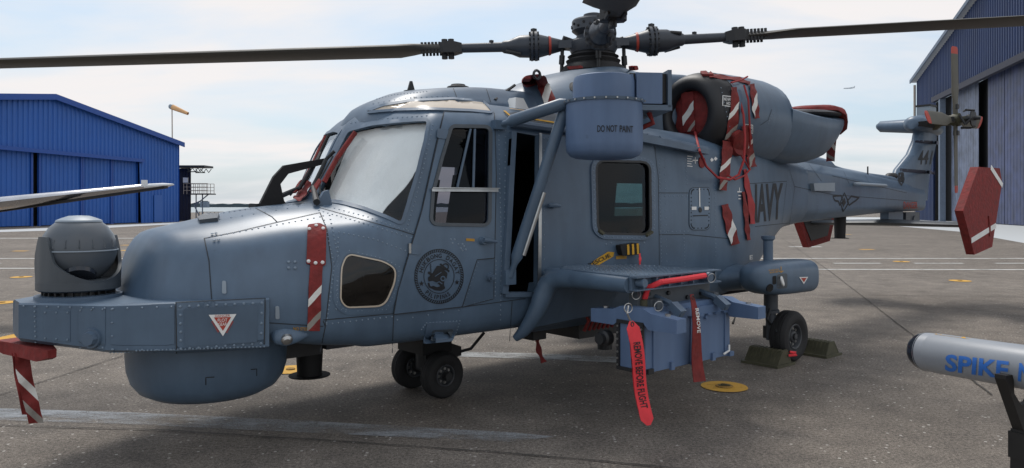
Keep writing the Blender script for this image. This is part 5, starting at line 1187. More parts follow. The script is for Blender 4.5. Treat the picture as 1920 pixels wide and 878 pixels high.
m = MB(); m.rev(TRO + Vector((0, -.14, 0)), TRO + Vector((0, -9, 0)), [(0, .05), (.08, .05), (.09, .13), (.11, .13), (.12, .03), (.2, .025)], 8); m.build('pitch_spider', 'dark', tro, 20)
# boom fittings
bf = af
slab([(1518, 344), (1558, 343), (1558, 359), (1520, 358)], bf, .05, (), 12).build('boom_fairing', 'paint_pale', H_, 20)
m = MB(); a, b = bf(Vector((1600, 347)))[0] + Vector((0, -.08, .01)), bf(Vector((1650, 350)))[0] + Vector((0, -.08, .01)); m.tube([a + Vector((0, .07, 0)), a, b, b + Vector((0, .07, 0))], .02, 8); m.build('handrail', 'paint_pale', H_)
m = MB(); m.cyl((5.3, -.12, 1.80), (5.3, -.12, 1.95), .01); m.build('antenna', 'dark', H_)
m = MB(); m.box((6.9, 0, 1.25), (.5, .16, .14)); m.cyl((6.6, 0, 1.26), (6.6, 0, 1.16), .05); m.cyl((6.95, -.1, 1.2), (6.95, .1, 1.2), .07); m.build('tail_bumper', 'turret', H_, 20)
m = MB(); m.rings([ell(6.20, 0, 1.83, .02, .02, 16), ell(6.26, 0, 1.845, .06, .05, 16), ell(6.42, 0, 1.85, .06, .05, 16)]); m.build('fin_root_fairing', 'dark', H_, 50)
# roof details
m = MB(); m.prism([(-2.0, -.006, 2.24), (-1.93, -.006, 2.26), (-1.955, -.006, 2.335), (-1.97, -.006, 2.335)], (0, .016, 0)); m.box((-1.96, 0, 2.255), (.11, .04, .015)); m.build('blade_antenna', 'dark', H_, 0)
m = MB(); m.rev((-1.53, 0, 2.325), (-1.53, 0, 9), [(0, .09), (.012, .085), (.02, .06), (.03, .055), (.035, .02)], 20); m.build('roof_puck', 'dark', H_, 30)
m = MB(); c = at((968, 192), 1, -.45); m.box(c + Vector((0, 0, -.015)), (.14, .14, .09), None, .55); m.build('roof_beacon', 'white', H_, 0); m = MB(); m.box(c + Vector((0, 0, -.09)), (.17, .17, .06)); m.build('beacon_base', 'paint_trim', H_, 0)
WALK = [(946, 214), (1000, 206), (1078, 222), (1078, 240), (1000, 229), (958, 226)]
slab(WALK, af, .004, (), 9).build('walkway', 'turret', H_, 0); m = MB(); strip(m, [(945, 209), (955, 218), (1000, 225), (1076, 237)], .022, af, .007, 5); strip(m, [(955, 205), (985, 209), (1010, 212)], .012, af, .007, 5); m.build('yellow_line', 'yellow', H_, 0)
slab(rounded([(1068, 156), (1080, 154), (1086, 160), (1082, 172), (1072, 172), (1067, 166)], 4, 3), af, .004, (), 6).build('cowl_vent', 'dark', H_, 0)
m = MB(); m.tube([af(Vector((928, 188)))[0], aty((940, 178), -.3), aty((965, 160), -.25)], .012, 6); m.build('cowl_strip', 'dark', H_)

# ------------------------------------------------------------------ red covers and streamers resting on the helicopter
GRP = 'red warning streamers on the helicopter'
stripe('red_striped', [(.30, .42, WHT), (.68, .80, GRY)], slope=.22)
stripe('red_two', [(.22, .40, WHT), (.66, .82, GRY)], slope=.28)
stripe('red_mid', [(.36, .62, WHT)], slope=.35)
def place(o, label, cat='streamer', group=GRP): return rest(o, label, cat, group)
# static-port cover with its long tail on the nose side
t = thing('port_cover', aty((593, 615), -.8), 'red cloth patch with press studs and long striped tail on the nose side', 'streamer', GRP, MH)
slab(rounded([(577, 424), (600, 421), (612, 428), (610, 499), (574, 496)], 4, 3), sf, .012, (), 8).build('patch', 'red', t, 40)
pribbon('tail', [(593, 497), (590, 540), (589, 580), (587, 619)], 24, 'red_striped', sf, .010, t, wob=.004)
m = MB()
for p in ((580, 432), (593, 426), (606, 431), (578, 491), (591, 494), (604, 493)): c, n = sf(Vector(p)); m.rev(c + n * .012, c + n, [(0, .011), (.004, .010), (.008, .004)], 10)
m.build('press_studs', 'white', t, 30, kind='stuff')
# pitot cover under the nose tip
t = thing('probe_cover', Vector((-4.3, 0, .28)), 'red sleeve cover with two striped tails hanging under the front of the nose box', 'streamer', GRP, MH)
a, b = aty((8, 652), .28), aty((98, 660), -.25); ab = (b - a).normalized(); an = ab.cross(Vector((0, 0, 1))).normalized(); m = MB()
m.rings([[a.lerp(b, f_) + an * wd_ * sx_ + Vector((0, 0, hh * sz_ + dz_)) for sx_, sz_ in ((-1, -1), (1, -1), (1.1, 1), (-1.1, 1))] for f_, wd_, hh, dz_ in ((0, .06, .018, .03), (.10, .07, .022, .028), (.2, .05, .035, .012), (.6, .045, .036, 0), (.85, .04, .036, -.012), (1, .02, .02, -.01))]); m.build('sleeve', 'red', t, 30)
m = MB(); m.tube([Vector((-4.28, .05, .74)), a.lerp(b, .45) + Vector((.02, 0, .03)), a.lerp(b, .5)], .018, 8); m.build('probe', 'dark', H_)
m = MB(); m.box(a + Vector((.02, 0, .0)), (.05, .22, .025), Matrix.Rotation(R(50), 3, 'Z')); m.build('flange', 'red', t, 0)
wv = (aty((56, 660), .1) - aty((26, 660), .1)) / 2
ribbon('tail', [aty((41, 662), .02), aty((45, 700), .02), aty((56, 745), .02), aty((68, 794), .02)], wv * .95, 'red_two', .012, parent=t)
ribbon('tail', [aty((30, 662), .06), aty((36, 710), .06), aty((50, 778), .06)], wv * .55, 'red', .01, parent=t, seed=3)
# round cowl cover with tail
t = thing('intake_patch', aty((1000, 150), -.4), 'round red cover with a striped tail on the gearbox cowl', 'streamer', GRP, MH)
slab(rounded([(976, 152), (984, 142), (1010, 139), (1018, 146), (1005, 160), (984, 165)], 8, 4), af, .012, (), 6).build('patch', 'red', t, 40)
pribbon('tail', [(1010, 146), (1020, 165), (1030, 190), (1033, 206)], [16, 22, 22, 18], 'red_mid', af, .012, t)
m = MB(); c, n = af(Vector((1003, 141))); m.torus(c + n * .02, n, .03, .01, 12, 6); m.build('toggle', 'dark', t)
m = slab(rounded([(1062, 125), (1088, 123), (1092, 128), (1066, 131)], 2, 2), af, .012, (), 6); rest(m.build('mast_cover', 'red', None, 30), 'small red pad at the foot of the rotor mast', 'streamer', GRP)
m = slab(rounded([(1178, 124), (1192, 124), (1194, 132), (1180, 133)], 2, 2), af, .02, (), 5); rest(m.build('vent_plug', 'red', None, 30), 'little red plug on the cowl top behind the canister', 'streamer', GRP)
# intake plug
t = thing('intake_plug', (0.9, -.5, 2.05), 'red bung filling the port engine intake with a white barred flap', 'engine cover', 'red protective covers', MH)
m = MB(); m.rings([[(.695, -.5 + .248 * k * math.cos(a) * (1 - .10 * math.exp(-((a - math.pi) / .35) ** 2)), 2.285 + .258 * k * math.sin(a)) for a in [2 * math.pi * j / 40 for j in range(40)]] if False else [(.84 - d0, -.5 + -.0 + .222 * k * math.cos(a) * (1 - .20 * (math.exp(-(a / .30) ** 2) + math.exp(-((a - 2 * math.pi) / .3) ** 2))), 2.262 + .232 * k * math.sin(a)) for a in [2 * math.pi * j / 40 for j in range(40)]] for k, d0 in ((1, -.05), (1, .02), (.93, .035), (.5, .042), (.05, .045))]); m.build('bung', 'red', t, 50)
e1 = lambda p: (at(p, 0, .795), Vector((-1, 0, 0)))
stripe('red_bar', [(.22, .45, WHT), (.72, .84, GRY)], slope=.4)
pribbon('flap', [(1290, 173), (1291, 205), (1294, 247)], 22, 'red_bar', e1, .012, t)
m = MB(); P = [at((1303, 248), 0, .77), aty((1312, 285), -.97), aty((1324, 312), -.97), aty((1345, 333), -.96), aty((1368, 337), -.94), aty((1385, 328), -.94), aty((1395, 300), -.96), aty((1397, 260), -.97), aty((1394, 215), -.93), aty((1384, 175), -.85), aty((1372, 158), -.8)]
m.tube(P, .011, 6); m.build('strap', 'strap', t)
# streamers on the engine body
def strm(name, pts, wpx, mt, label, off=.018, fn=af, **k): return place(pribbon(name, pts, wpx, mt, fn, off, **k), label)
strm('cowl_streamer', [(1374, 166), (1376, 190), (1373, 225), (1366, 262)], [10, 14, 17, 18], 'red_striped', 'red striped streamer hanging down the middle of the engine body beside the white stencil box', seed=1)
strm('cowl_streamer', [(1408, 160), (1411, 180), (1414, 205), (1417, 222)], [9, 12, 12, 9], 'red_mid', 'short red streamer with a white bar high on the engine body nearest the exhaust', seed=2)
strm('cowl_streamer', [(1393, 235), (1399, 262), (1404, 290), (1407, 314)], [15, 16, 15, 13], 'red_striped', 'red striped streamer at lower right of the tangle on the engine body', seed=3, off=.03)
strm('cowl_streamer', [(1362, 262), (1358, 290), (1354, 325), (1350, 358)], [20, 18, 17, 14], 'red_striped', 'red striped streamer hanging lowest of the tangle onto the fuselage side', seed=4, off=.03)
t = thing('cover_bag', aty((1380, 280), -.95), 'crumpled red cloth bag tangled with straps on the engine body', 'cover bag', GRP, MH)
slab(rounded([(1368, 250), (1384, 240), (1396, 255), (1394, 285), (1380, 296), (1366, 288)], 7, 4), fn_off(af, .015), .045, (), 6).build('bag', 'red', t, 60)
for P in ([(1366, 160), (1385, 156), (1398, 150)], [(1390, 165), (1397, 190), (1400, 240), (1402, 270)], [(1378, 285), (1388, 300), (1398, 318), (1394, 296)], [(1358, 330), (1372, 338), (1390, 330), (1400, 318)]):
    m = MB(); m.tube([af(Vector(p))[0] + af(Vector(p))[1] * .035 for p in P], .009, 6); m.build('strap', 'strap', t)
strm('cowl_streamer', [(1330, 143), (1355, 146), (1385, 150), (1405, 158)], 7, 'red', 'thin red strap lying along the top of the engine body', off=.01)
m = slab(rounded([(1312, 137), (1330, 136), (1338, 143), (1316, 143)], 2, 2), af, .02, (), 5); rest(m.build('vent_plug', 'red', None, 30), 'little red plug on top of the black intake ring', 'streamer', GRP)
strm('side_streamer', [(1356, 384), (1361, 405), (1368, 432), (1376, 458)], [13, 16, 18, 16], 'red_mid', 'red streamer with a white bar on the rear fuselage left of the lettering', seed=6)
strm('side_streamer', [(1394, 318), (1398, 350), (1406, 385), (1408, 420)], [6, 9, 11, 9], 'strap', 'narrow red strap hanging beside the lettering on the rear fuselage', seed=7)
strm('side_streamer', [(1391, 360), (1396, 400), (1398, 430), (1401, 450)], [6, 8, 8, 7], 'red', 'narrow dark red strap under the tangle beside the lettering', seed=8)
# exhaust cover
t = thing('exhaust_cover', (3.3, -.55, 2.45), 'red cloth cover over the exhaust outlet with one tail reaching the boom', 'engine cover', 'red protective covers', MH)
m = MB(); rs = []
for x, wd_, zt in ((2.60, .05, 2.475), (2.70, .22, 2.505), (2.9, .31, 2.525), (3.08, .30, 2.53), (3.22, .25, 2.53), (3.34, .18, 2.51), (3.42, .07, 2.48)):
    zb_ = 2.44 - .20 * max(0, (x - 2.95) / .45) ** 1.4; cy = -.52 - .05 * (x - 2.2)
    rs.append([(x, cy + wd_ * math.cos(a) * 1.04, zb_ + (zt - zb_) * max(0, math.sin(a)) ** .6 if math.sin(a) > 0 else zb_) for a in [2 * math.pi * j / 24 for j in range(24)]])
m.rings(rs); m.build('cloth', 'red', t, 60)
m = MB(); m.rings([ell(x, -.57, 2.38, wd_, hh, 18) for x, wd_, hh in ((3.14, .05, .06), (3.20, .20, .12), (3.33, .19, .13), (3.43, .11, .10), (3.46, .03, .03))]); m.build('hood', 'red', t, 60)
ribbon('tail', [aty((1563, 232), -.62), aty((1561, 255), -.52), aty((1558, 280), -.38), aty((1557, 303), -.22)], Vector((.03, -.04, 0)), 'red_striped', .008, parent=t)
m = MB(); rs = []   # heat-stained collar under the cover (part of the duct)
for x, wd_, zt in ((2.2, .20, 2.41), (2.4, .33, 2.435), (2.7, .345, 2.455), (2.95, .315, 2.465), (3.12, .265, 2.47), (3.27, .18, 2.47), (3.34, .08, 2.46)):
    cy = -.52 - .05 * (x - 2.2); rs.append([(x, cy + wd_ * math.cos(a), zt - .05 + .05 * math.sin(a)) for a in [2 * math.pi * j / 20 for j in range(20)]])
m.rings(rs); m.build('exhaust_collar', 'heat', H_, 60)
# windscreen: sunshades inside, wipers with red sleeves
shade = slab(rounded([(654, 240), (720, 226), (806, 218), (799, 262), (781, 305), (752, 345), (722, 376), (702, 402), (680, 393), (640, 383), (596, 374), (616, 330)], 6, 3), fn_off(sf, -.055), .004, (), 10).build('sunshade', 'cover_silver', None, 60)
rest(shade, 'crinkled silver sunshade pressed inside the near windscreen', 'sunshade', 'silver sunshades behind the windscreens')
sh2 = slab(rounded([(668, 262), (700, 240), (740, 234), (690, 330), (640, 382), (606, 374), (625, 330)], 6, 3), fn_off(sf, -.055), .004, (), 10).build('sunshade', 'cover_silver', None, 60)
sh2.data.transform(Matrix.Scale(-1, 4, (0, 1, 0))); sh2.data.flip_normals(); rest(sh2, 'silver sunshade behind the far windscreen', 'sunshade', 'silver sunshades behind the windscreens')
def wiper(mir_):
    f = (lambda v: Vector((v.x, -v.y, v.z))) if mir_ else (lambda v: v)
    P = lambda p, o: (lambda h: f(h[0] + h[1] * o))(sf(Vector(p)))
    m = MB(); m.tube([P((594, 388), .03), P((600, 360), .06), P((622, 305), .05), P((636, 290), .045)], [.022, .016, .013, .012]); w_ = m.build('wiper', 'dark', H_)
    m = MB(); m.tube([P((618, 340), .035), P((640, 297), .035), P((672, 252), .035)], .012, 6); m.build('wiper_blade', 'black', w_)
    m = MB(); m.tube([P((606, 378), .05), P((612, 345), .06), P((634, 300), .05)], .006, 6); m.build('wiper_rod', 'dark', w_)
    m = MB(); c, n = sf(Vector((592, 386))); q = [c, c + Vector((.10, -.03, 0)), c + Vector((.08, -.02, .10)), c + Vector((.05, -.015, .09))]; m.prism([f(v) for v in q], (0, .03, 0)); m.build('wiper_mount', 'paint_trim', H_, 0)
    k = thing('wiper_sleeve', f(sf(Vector((612, 350)))[0]), 'red sleeve on the near windscreen wiper' if not mir_ else 'red sleeve on the far windscreen wiper', 'wiper cover', 'red wiper covers', MH)
    m = MB(); m.tube([P((616, 348), .042), P((640, 303), .042), P((674, 255), .042)], .017, 6); m.build('sleeve', 'red', k)
    slab(rounded([(594, 372), (612, 345), (616, 349), (604, 372)], 2, 2), lambda p: (lambda h: (f(h[0] + h[1] * .06), f(h[1]) if mir_ else h[1]))(sf(p)), .012, (), 5).build('flap', 'red', k, 40)
wiper(False); wiper(True)
strm('wiper_streamer', [(587, 344), (578, 360), (566, 374), (556, 382)], [8, 12, 14, 9], 'red', 'red strap lying on the nose at the foot of the near wiper', fn=sf, off=.03)
# black roll bar (wire cutter) on the nose in front of the far windscreen
m = MB(); P = [(-3.07, .05, 1.40), (-2.91, .05, 1.655), (-2.62, .05, 1.735)]
a_, b_, c_ = [Vector(p) for p in P]
m.prism([Vector((-3.11, .04, 1.385)), Vector((-2.90, .04, 1.40)), Vector((-2.93, .04, 1.44)), Vector((-2.955, .04, 1.55)), Vector((-2.90, .04, 1.62)), Vector((-2.62, .04, 1.70)), Vector((-2.61, .04, 1.74)), Vector((-2.93, .04, 1.675)), Vector((-3.0, .04, 1.60))], (0, .03, 0)); m.box((-3.0, .055, 1.405), (.28, .12, .03)); m.build('cable_cutter', 'black', H_, 0)
# hanging warning tags
def tagribbon(name, base_px, tip_px, y, wpx, mt, label, word, colr, point=True):
    a, b = Vector(base_px), Vector(tip_px); d = (b - a).normalized(); s_ = Vector((d.y, -d.x)) * wpx / 2   # s_ points to image right
    fn = lambda p: (aty(p, y), Vector((0, -1, 0)))
    k = thing(name, aty(tip_px, y), label, 'warning tag', 'red tags hanging under the stub wing', MH); L_ = (b - a).length
    out = [a - s_ * .25, a + s_ * .25, a + d * wpx * .55 + s_, b - d * wpx * .45 + s_, b + s_ * .3, b - s_ * .3, b - d * wpx * .45 - s_, a + d * wpx * .55 - s_] if point else [a - s_ * .35, a + s_ * .25, a + d * L_ * .25 + s_ * .55, b + s_ * 1.05, b - s_ * 1.05, a + d * L_ * .25 - s_ * .6]
    wave = lambda p: (lambda h: (h[0] + Vector((0, -.012 * math.sin((p[1] - a.y) * .035), 0)), h[1]))(fn(p))
    slab(out, wave, .004, (), 7).build('cloth', mt, k, 60)
    if word:
        m = MB(); t0, t1 = (.20, .84) if point else (.16, .44); e = .56 if point else .30
        A_ = a + d * L_ * t0; B_ = a + d * L_ * t1; o = s_ * e; sh = Vector((0, 0)) if point else s_ * .28
        letter(m, word, [A_ + o + sh, B_ + o + sh, B_ - o + sh, A_ - o + sh], wave, .0065, .02); m.build('lettering', colr, k, 0)
    m = MB(); c = aty(a + d * 6, y); m.torus(c + Vector((0, -.006, 0)), (0, 1, 0), .012, .004, 12, 6); m.build('eyelet', 'dark', k)
    return k
tagribbon('warning_tag', (1183, 602), (1214, 797), -1.93, 24, 'red_bright', 'bright red warning tag with black lettering hanging at the front of the grey box', 'REMOVE BEFORE FLIGHT', 'decal')
tagribbon('warning_tag', (1297, 552), (1313, 716), -1.86, 22, 'red', 'dark red twisted streamer with white lettering hanging over the side of the grey box', 'REMOVE', 'white', False)
m = MB(); m.tube([aty((1178, 574), -1.9), aty((1176, 588), -1.93), aty((1183, 604), -1.93)], .006, 6); m.torus(aty((1178, 578), -1.92), (.3, 1, 0), .026, .0035, 16, 5); o = m.build('tag_wire', 'steel', pd)
# streamers under the belly
t = thing('belly_streamer', (-.9, -.5, .15), 'dark red streamer hanging under the belly behind the fairing foot', 'streamer', GRP, MH)
m = MB(); m.box((-1.27, -.6, .455), (.13, .12, .07)); m.cyl((-1.27, -.6, .42), (-1.27, -.6, .60), .04); m.cyl((-1.34, -.62, .45), (-1.2, -.62, .45), .03); m.build('ground_plug', 'dark', t, 0)
ribbon('tail', [Vector((-1.27, -.63, .42)), Vector((-1.27, -.65, .33)), Vector((-1.24, -.67, .25))], Vector((.03, .01, 0)), 'red', .008, parent=t)
m = MB()
for k in range(7): 
    x = -1.0 + k * .05; m.tube([(x, -.84, .62), (x + .02, -.88, .56), (x - .01, -.86, .48)], .014, 6)
m.build('belly_hoses', 'red', H_, kind='stuff'); m = MB(); m.box((-.7, -.55, .46), (.5, .4, .12)); m.cyl((-.5, -.6, .4), (-.5, -.6, .25), .06); m.build('belly_fitting', 'dark', H_, 0)
# striped handle pouch and rescue arrow
pf3 = pf2
slab(rounded([(1145, 459), (1180, 454), (1183, 475), (1150, 478)], 4, 3), pf3, .05, (), 6).build('handle_pouch', 'black', H_, 40); ppf = fn_off(pf3, .052)
for k in range(3): m = MB(); x = 1157 + k * 9; flat(m, [(x, 458 - k), (x + 4, 457.4 - k), (x + 5, 475 - k * .6), (x + 1, 475.6 - k * .6)], ppf, .002, 5); m.build('yellow_band', 'yellow', H_, 0)
m = MB(); P = pf3(Vector((1178, 474))); 
rest(ribbon('pull_tag', [P[0] + Vector((.02, -.05, 0)), P[0] + Vector((.02, -.055, -.05)), P[0] + Vector((.02, -.05, -.10))], Vector((.012, 0, 0)), 'red_bright', .003), 'small red pull tab under the black and yellow striped pouch', 'streamer', GRP)
m = MB(); flat(m, [(1095, 500), (1104, 488), (1131, 471), (1143, 472), (1141, 480), (1110, 498)], pf3, .003, 6); ar_ = m.build('rescue_arrow', 'yellow', H_, 0); m = MB(); letter(m, 'RESCUE', [(1093, 493), (1133, 474), (1136, 480), (1097, 500)], pf3, .006, .02); m.build('lettering', 'decal', ar_, 0)
m = MB(); flat(m, [(1146, 479), (1166, 477), (1166, 484), (1146, 485)], pf3, .003, 6); m.build('placard', 'orange_print', H_, 0)

# ------------------------------------------------------------------ markings
def word(s, quad, m_, fn=af, parent=None, name='lettering', bold=.01, off=.003, shear=0): m = MB(); letter(m, s, quad, fn, off, bold, shear); return m.build(name, m_, parent or H_, 0)
word('NAVY', [(1402, 346), (1468, 343), (1464, 411), (1404, 421)], 'decal', bold=.03)
word('441', [(1722, 282), (1750, 282), (1745, 308), (1720, 309)], 'decal', bold=.02)
word('DANGER', [(1694, 378), (1720, 379), (1720, 391), (1694, 392)], 'red_tip', bold=.02)
word('NO STEP', [(550, 613), (577, 614), (577, 620), (550, 619)], 'orange_print', bold=.02); word('NO HAND HOLD'[:7], [(1357, 183), (1374, 184), (1374, 190), (1357, 189)], 'white', bold=.02); word('HOLD', [(1362, 191), (1374, 192), (1374, 198), (1362, 197)], 'white', bold=.02)
for q in ([(1355, 180), (1377, 182), (1376, 201), (1355, 198)], [(1397, 233), (1411, 235), (1411, 250), (1398, 248)]): m = MB(); strip(m, [(Vector(p)) for p in q], .008, af, .003, 5, True); m.build('stencil_box', 'white', H_, 0)
word('NO HAND', [(1399, 236), (1410, 237), (1410, 242), (1399, 241)], 'white', bold=.02); word('HOLD', [(1400, 243), (1409, 244), (1409, 248), (1400, 247)], 'white', bold=.02)
word('E', [(1405, 479), (1411, 478), (1411, 486), (1405, 487)], 'white', bold=.02)
for k in range(5): m = MB(); strip(m, [(1288, 293 + k * 4.6), (1298 - (k % 2) * 2, 294 + k * 4.6)], .007, af, .003, 4); m.build('stencil_line', 'white', H_, 0)
m = MB(); strip(m, [(1303, 295), (1303, 307)], .010, af, .003, 4); strip(m, [(1298, 301), (1308, 301)], .010, af, .003, 4); m.build('cross_mark', 'white', H_, 0)
slab(rounded([(1311, 294), (1320, 296), (1322, 306), (1318, 316), (1311, 314), (1309, 303)], 4, 3), af, .008, (), 5).build('filler_cap', 'red', H_, 30)
for p in ((1334, 300), (1341, 298)): m = MB(); flat(m, [(p[0], p[1] - 4), (p[0] + 4, p[1]), (p[0], p[1] + 4), (p[0] - 3, p[1])], af, .003, 4); m.build('diamond_mark', 'white', H_, 0)
m = MB(); strip(m, [(1386, 352), (1386, 360)], .012, af, .003, 3); strip(m, [(1382, 360), (1390, 360)], .012, af, .003, 3); strip(m, [(1384, 367), (1389, 367)], .01, af, .003, 3); strip(m, [(1384, 373), (1389, 373)], .01, af, .003, 3); m.build('stencil_mark', 'white', H_, 0)
# access door with the white T
TD = rounded([(1296, 353), (1329, 352), (1332, 362), (1331, 425), (1325, 431), (1297, 431), (1292, 424), (1292, 360)], 4, 3)
td = slab(TD, af, .005, (), 8).build('service_door', 'paint_c', H_, 30); tf = fn_off(af, .005)
m = MB(); strip(m, [(1310, 353), (1310.5, 388)], .016, tf, .004, 5); m.build('white_bar', 'white', td, 0); m = MB(); flat(m, [(1295, 388), (1304, 388), (1304, 394), (1295, 394)], tf, .006, 4); m.build('door_catch', 'white', td, 0); m = MB(); flat(m, [(1319, 388), (1327, 388), (1327, 394), (1319, 394)], tf, .006, 4); m.build('door_catch', 'white', td, 0)
m = MB(); c, n = tf(Vector((1311.5, 394))); m.cyl(c, c + n * .006, .022, n=12); m.build('lock', 'dark', td); m = MB(); dots(m, grow(TD, -3), 7, tf, .007, .004, True); m.build('door_screws', 'seam', td, 0, kind='stuff')
m = MB(); strip(m, TD, .010, af, .004, 5, True); m.build('door_gap', 'seam', td, 0); m = MB(); strip(m, [(1298, 405), (1326, 404)], .01, tf, .003, 6); m.build('door_groove', 'seam', td, 0)
# national wings-and-diamond mark on the boom
m = MB()
for P in ([(1561, 368), (1577, 367), (1580, 378), (1574, 385), (1572, 378), (1565, 376)], [(1611, 371), (1596, 368), (1588, 378), (1592, 385), (1597, 381), (1602, 378)], [(1583, 362), (1591, 380), (1581, 397), (1575, 380)]): strip(m, P, .022, af, .003, 4, True)
m.build('roundel', 'decal', H_, 0); m = MB(); flat(m, [(1583, 370), (1586, 380), (1581, 389), (1578, 380)], af, .003, 4); m.build('roundel_star', 'decal', H_, 0)
for q, w_ in (([(1710, 265), (1760, 268)], .05), ([(1688, 319), (1752, 324)], .05)): m = MB(); strip(m, q, w_, af, .003, 6); m.build('fin_band', 'navy_dark', H_, 0)
m = MB(); flat(m, rounded([(1684, 324), (1694, 323), (1696, 338), (1690, 350), (1684, 342)], 2, 2), af, .003, 4); m.build('fin_badge', 'decal', H_, 0)
# round service emblem on the cockpit door
EC = Vector((821.5, 518)); EU = Vector((46, 3.5)); EV = Vector((-3.5, 51))
ep = lambda r, a: EC + EU * (r * math.cos(a)) + EV * (r * math.sin(a))
ef = fn_off(sf, .008)
def ering(r0, r1, name='emblem_ring', a0=0, a1=2 * math.pi, n=72):
    m = MB(); o = []
    for k in range(n + 1):
        a = a0 + (a1 - a0) * k / n
        for r in (r0, r1): c, nn = ef(ep(r, a)); o.append(c + nn * .003)
    m.add(o, [(2 * k, 2 * k + 1, 2 * k + 3, 2 * k + 2) for k in range(n)]); return m
em = ering(.975, 1.0); em2 = ering(.88, .895); em.add(em2.v, em2.f); em3 = ering(.60, .625); em.add(em3.v, em3.f)
for k in range(66):
    a = 2 * math.pi * k / 66; q = [ep(.885, a), ep(.885, a + .05), ep(.985, a + .105), ep(.985, a + .055)]; em.add([(lambda h: h[0] + h[1] * .003)(ef(p)) for p in q], [(0, 1, 2, 3)])
emo = em.build('emblem_rope', 'decal', cd, 0)
def arctext(s, r, amid, h_, wl, flip):
    m = MB(); n = len(s)
    for i, ch in enumerate(s):
        if ch == ' ': continue
        a = amid + (i - (n - 1) / 2) * wl * (-1 if flip else 1)
        er_ = Vector((math.cos(a), math.sin(a))); et = Vector((-er_.y, er_.x)) * (-1 if flip else 1); up = er_ * (-1 if flip else 1)
        k_ = .32 if ch in 'I' else .8
        o = er_ * r; mp_ = lambda v: EC + EU * v.x + EV * v.y; hw = wl * r * .5 * k_
        letter(m, ch, [mp_(o - et * hw + up * h_ / 2), mp_(o + et * hw + up * h_ / 2), mp_(o + et * hw - up * h_ / 2), mp_(o - et * hw - up * h_ / 2)], ef, .003, .015)
    return m
arctext('HUKBONG DAGAT', .755, -math.pi / 2 - .02, .16, .222, False).build('lettering', 'decal', emo, 0); arctext('PILIPINAS', .755, math.pi / 2, .16, .155, True).build('lettering', 'decal', emo, 0)
for a in (math.pi - .42, .22):
    c = ep(.76, a); m = MB(); flat(m, [c + Vector((math.sin(k * math.pi / 5) * (5 if k % 2 == 0 else 2), -math.cos(k * math.pi / 5) * (5.5 if k % 2 == 0 else 2.2))) for k in range(10)], ef, .003, 20); m.build('emblem_star', 'decal', emo, 0)
m = MB()   # sea-lion with a fish tail in front of an anchor, as solid shapes
P = lambda l: [EC + Vector(p) for p in l]
flat(m, rounded(P([(-10, -10), (-4, -20), (4, -19), (9, -12), (16, -6), (14, 4), (10, 8), (9, 16), (12, 22), (4, 27), (-8, 26), (-16, 21), (-12, 17), (-4, 20), (3, 18), (-4, 12), (-12, 8), (-20, 10), (-21, 2), (-16, -2), (-22, -6), (-19, -10), (-13, -5)]), 2, 2), ef, .003, 5)
m.build('emblem_figure', 'decal', emo, 0)
m = MB(); strip(m, [ (EC + Vector((12, -18)) + Vector((math.cos(a), math.sin(a))) * 5.5) for a in [k * math.pi / 6 for k in range(12)]], .008, ef, .004, 3, True); strip(m, P([(2, -23), (19, -9)]), .012, ef, .004, 4); strip(m, P([(-16, -23), (-15, -3)]), .005, ef, .004, 4); strip(m, P([(-20, 12), (-18, 19), (-10, 22)]), .012, ef, .004, 4); m.build('emblem_anchor', 'decal', emo, 0)
m = MB(); strip(m, [EC + Vector((7, 4)) + Vector((math.cos(a), math.sin(a))) * 4 for a in [k * math.pi / 6 for k in range(12)]], .008, ef, .0045, 3, True); strip(m, P([(-8, 0), (4, -8)]), .005, ef, .0045, 3); strip(m, P([(-10, 14), (0, 10), (6, 14)]), .005, ef, .0045, 3); m.build('emblem_lines', 'paint', emo, 0)

# ------------------------------------------------------------------ seams and rivets on the skins
sm = MB()
SEAM = [([(384, 447), (440, 436), (520, 417), (600, 399)], sf), ([(383, 447), (392, 490), (397, 562)], sf), ([(600, 399), (613, 430), (622, 500), (610, 612), (600, 660)], sf), ([(500, 605), (606, 612)], sf), ([(606, 600), (740, 588)], sf), ([(606, 602), (610, 612)], sf), ([(738, 589), (735, 662)], sf), ([(866, 576), (985, 560)], sf),
  ([(430, 398), (480, 391), (510, 407), (520, 417)], sf), ([(960, 565), (955, 640)], sf), ([(926, 214), (929, 330), (926, 484)], sf), ([(832, 212), (816, 275), (790, 395), (745, 545), (737, 589), (865, 575), (893, 487)], sf),
  ([(600, 390), (690, 415), (752, 433), (784, 443)], sf), ([(1228, 275), (1236, 500)], af), ([(1225, 362), (1290, 362)], af), ([(1228, 440), (1290, 440), (1370, 448)], af), ([(1222, 300), (1226, 440)], af), ([(1400, 345), (1475, 340), (1466, 420)], af), ([(1480, 318), (1490, 352), (1480, 420)], af), ([(1490, 350), (1560, 365), (1720, 378)], af),
  ([(1516, 307), (1540, 340)], af), ([(1580, 318), (1592, 345)], af), ([(1620, 325), (1632, 350)], af), ([(1560, 330), (1700, 362)], af), ([(1415, 425), (1480, 418)], af), ([(1350, 165), (1368, 250)], af), ([(1425, 235), (1440, 225), (1447, 205)], af), ([(776, 182), (792, 206)], af), ([(850, 166), (858, 188)], af), ([(912, 168), (920, 192)], af), ([(1120, 492), (1236, 500)], af)]
for p, f in SEAM: strip(sm, p, .0055, f, .0022, 6)
strip(sm, D, .006, fn_off(sf, .008), .0012, 6, True); strip(sm, SD, .006, pf2, .0012, 8, True); strip(sm, LP, .005, fn_off(sf, .004), .0014, 6, True)
strip(sm, [(330, 569), (497, 561), (495, 651), (331, 661)], .006, fn_off(nf, .006), .0015, 8, True)
sm.build('panel_seam', 'seam', H_, 0, kind='stuff')
rv = MB()
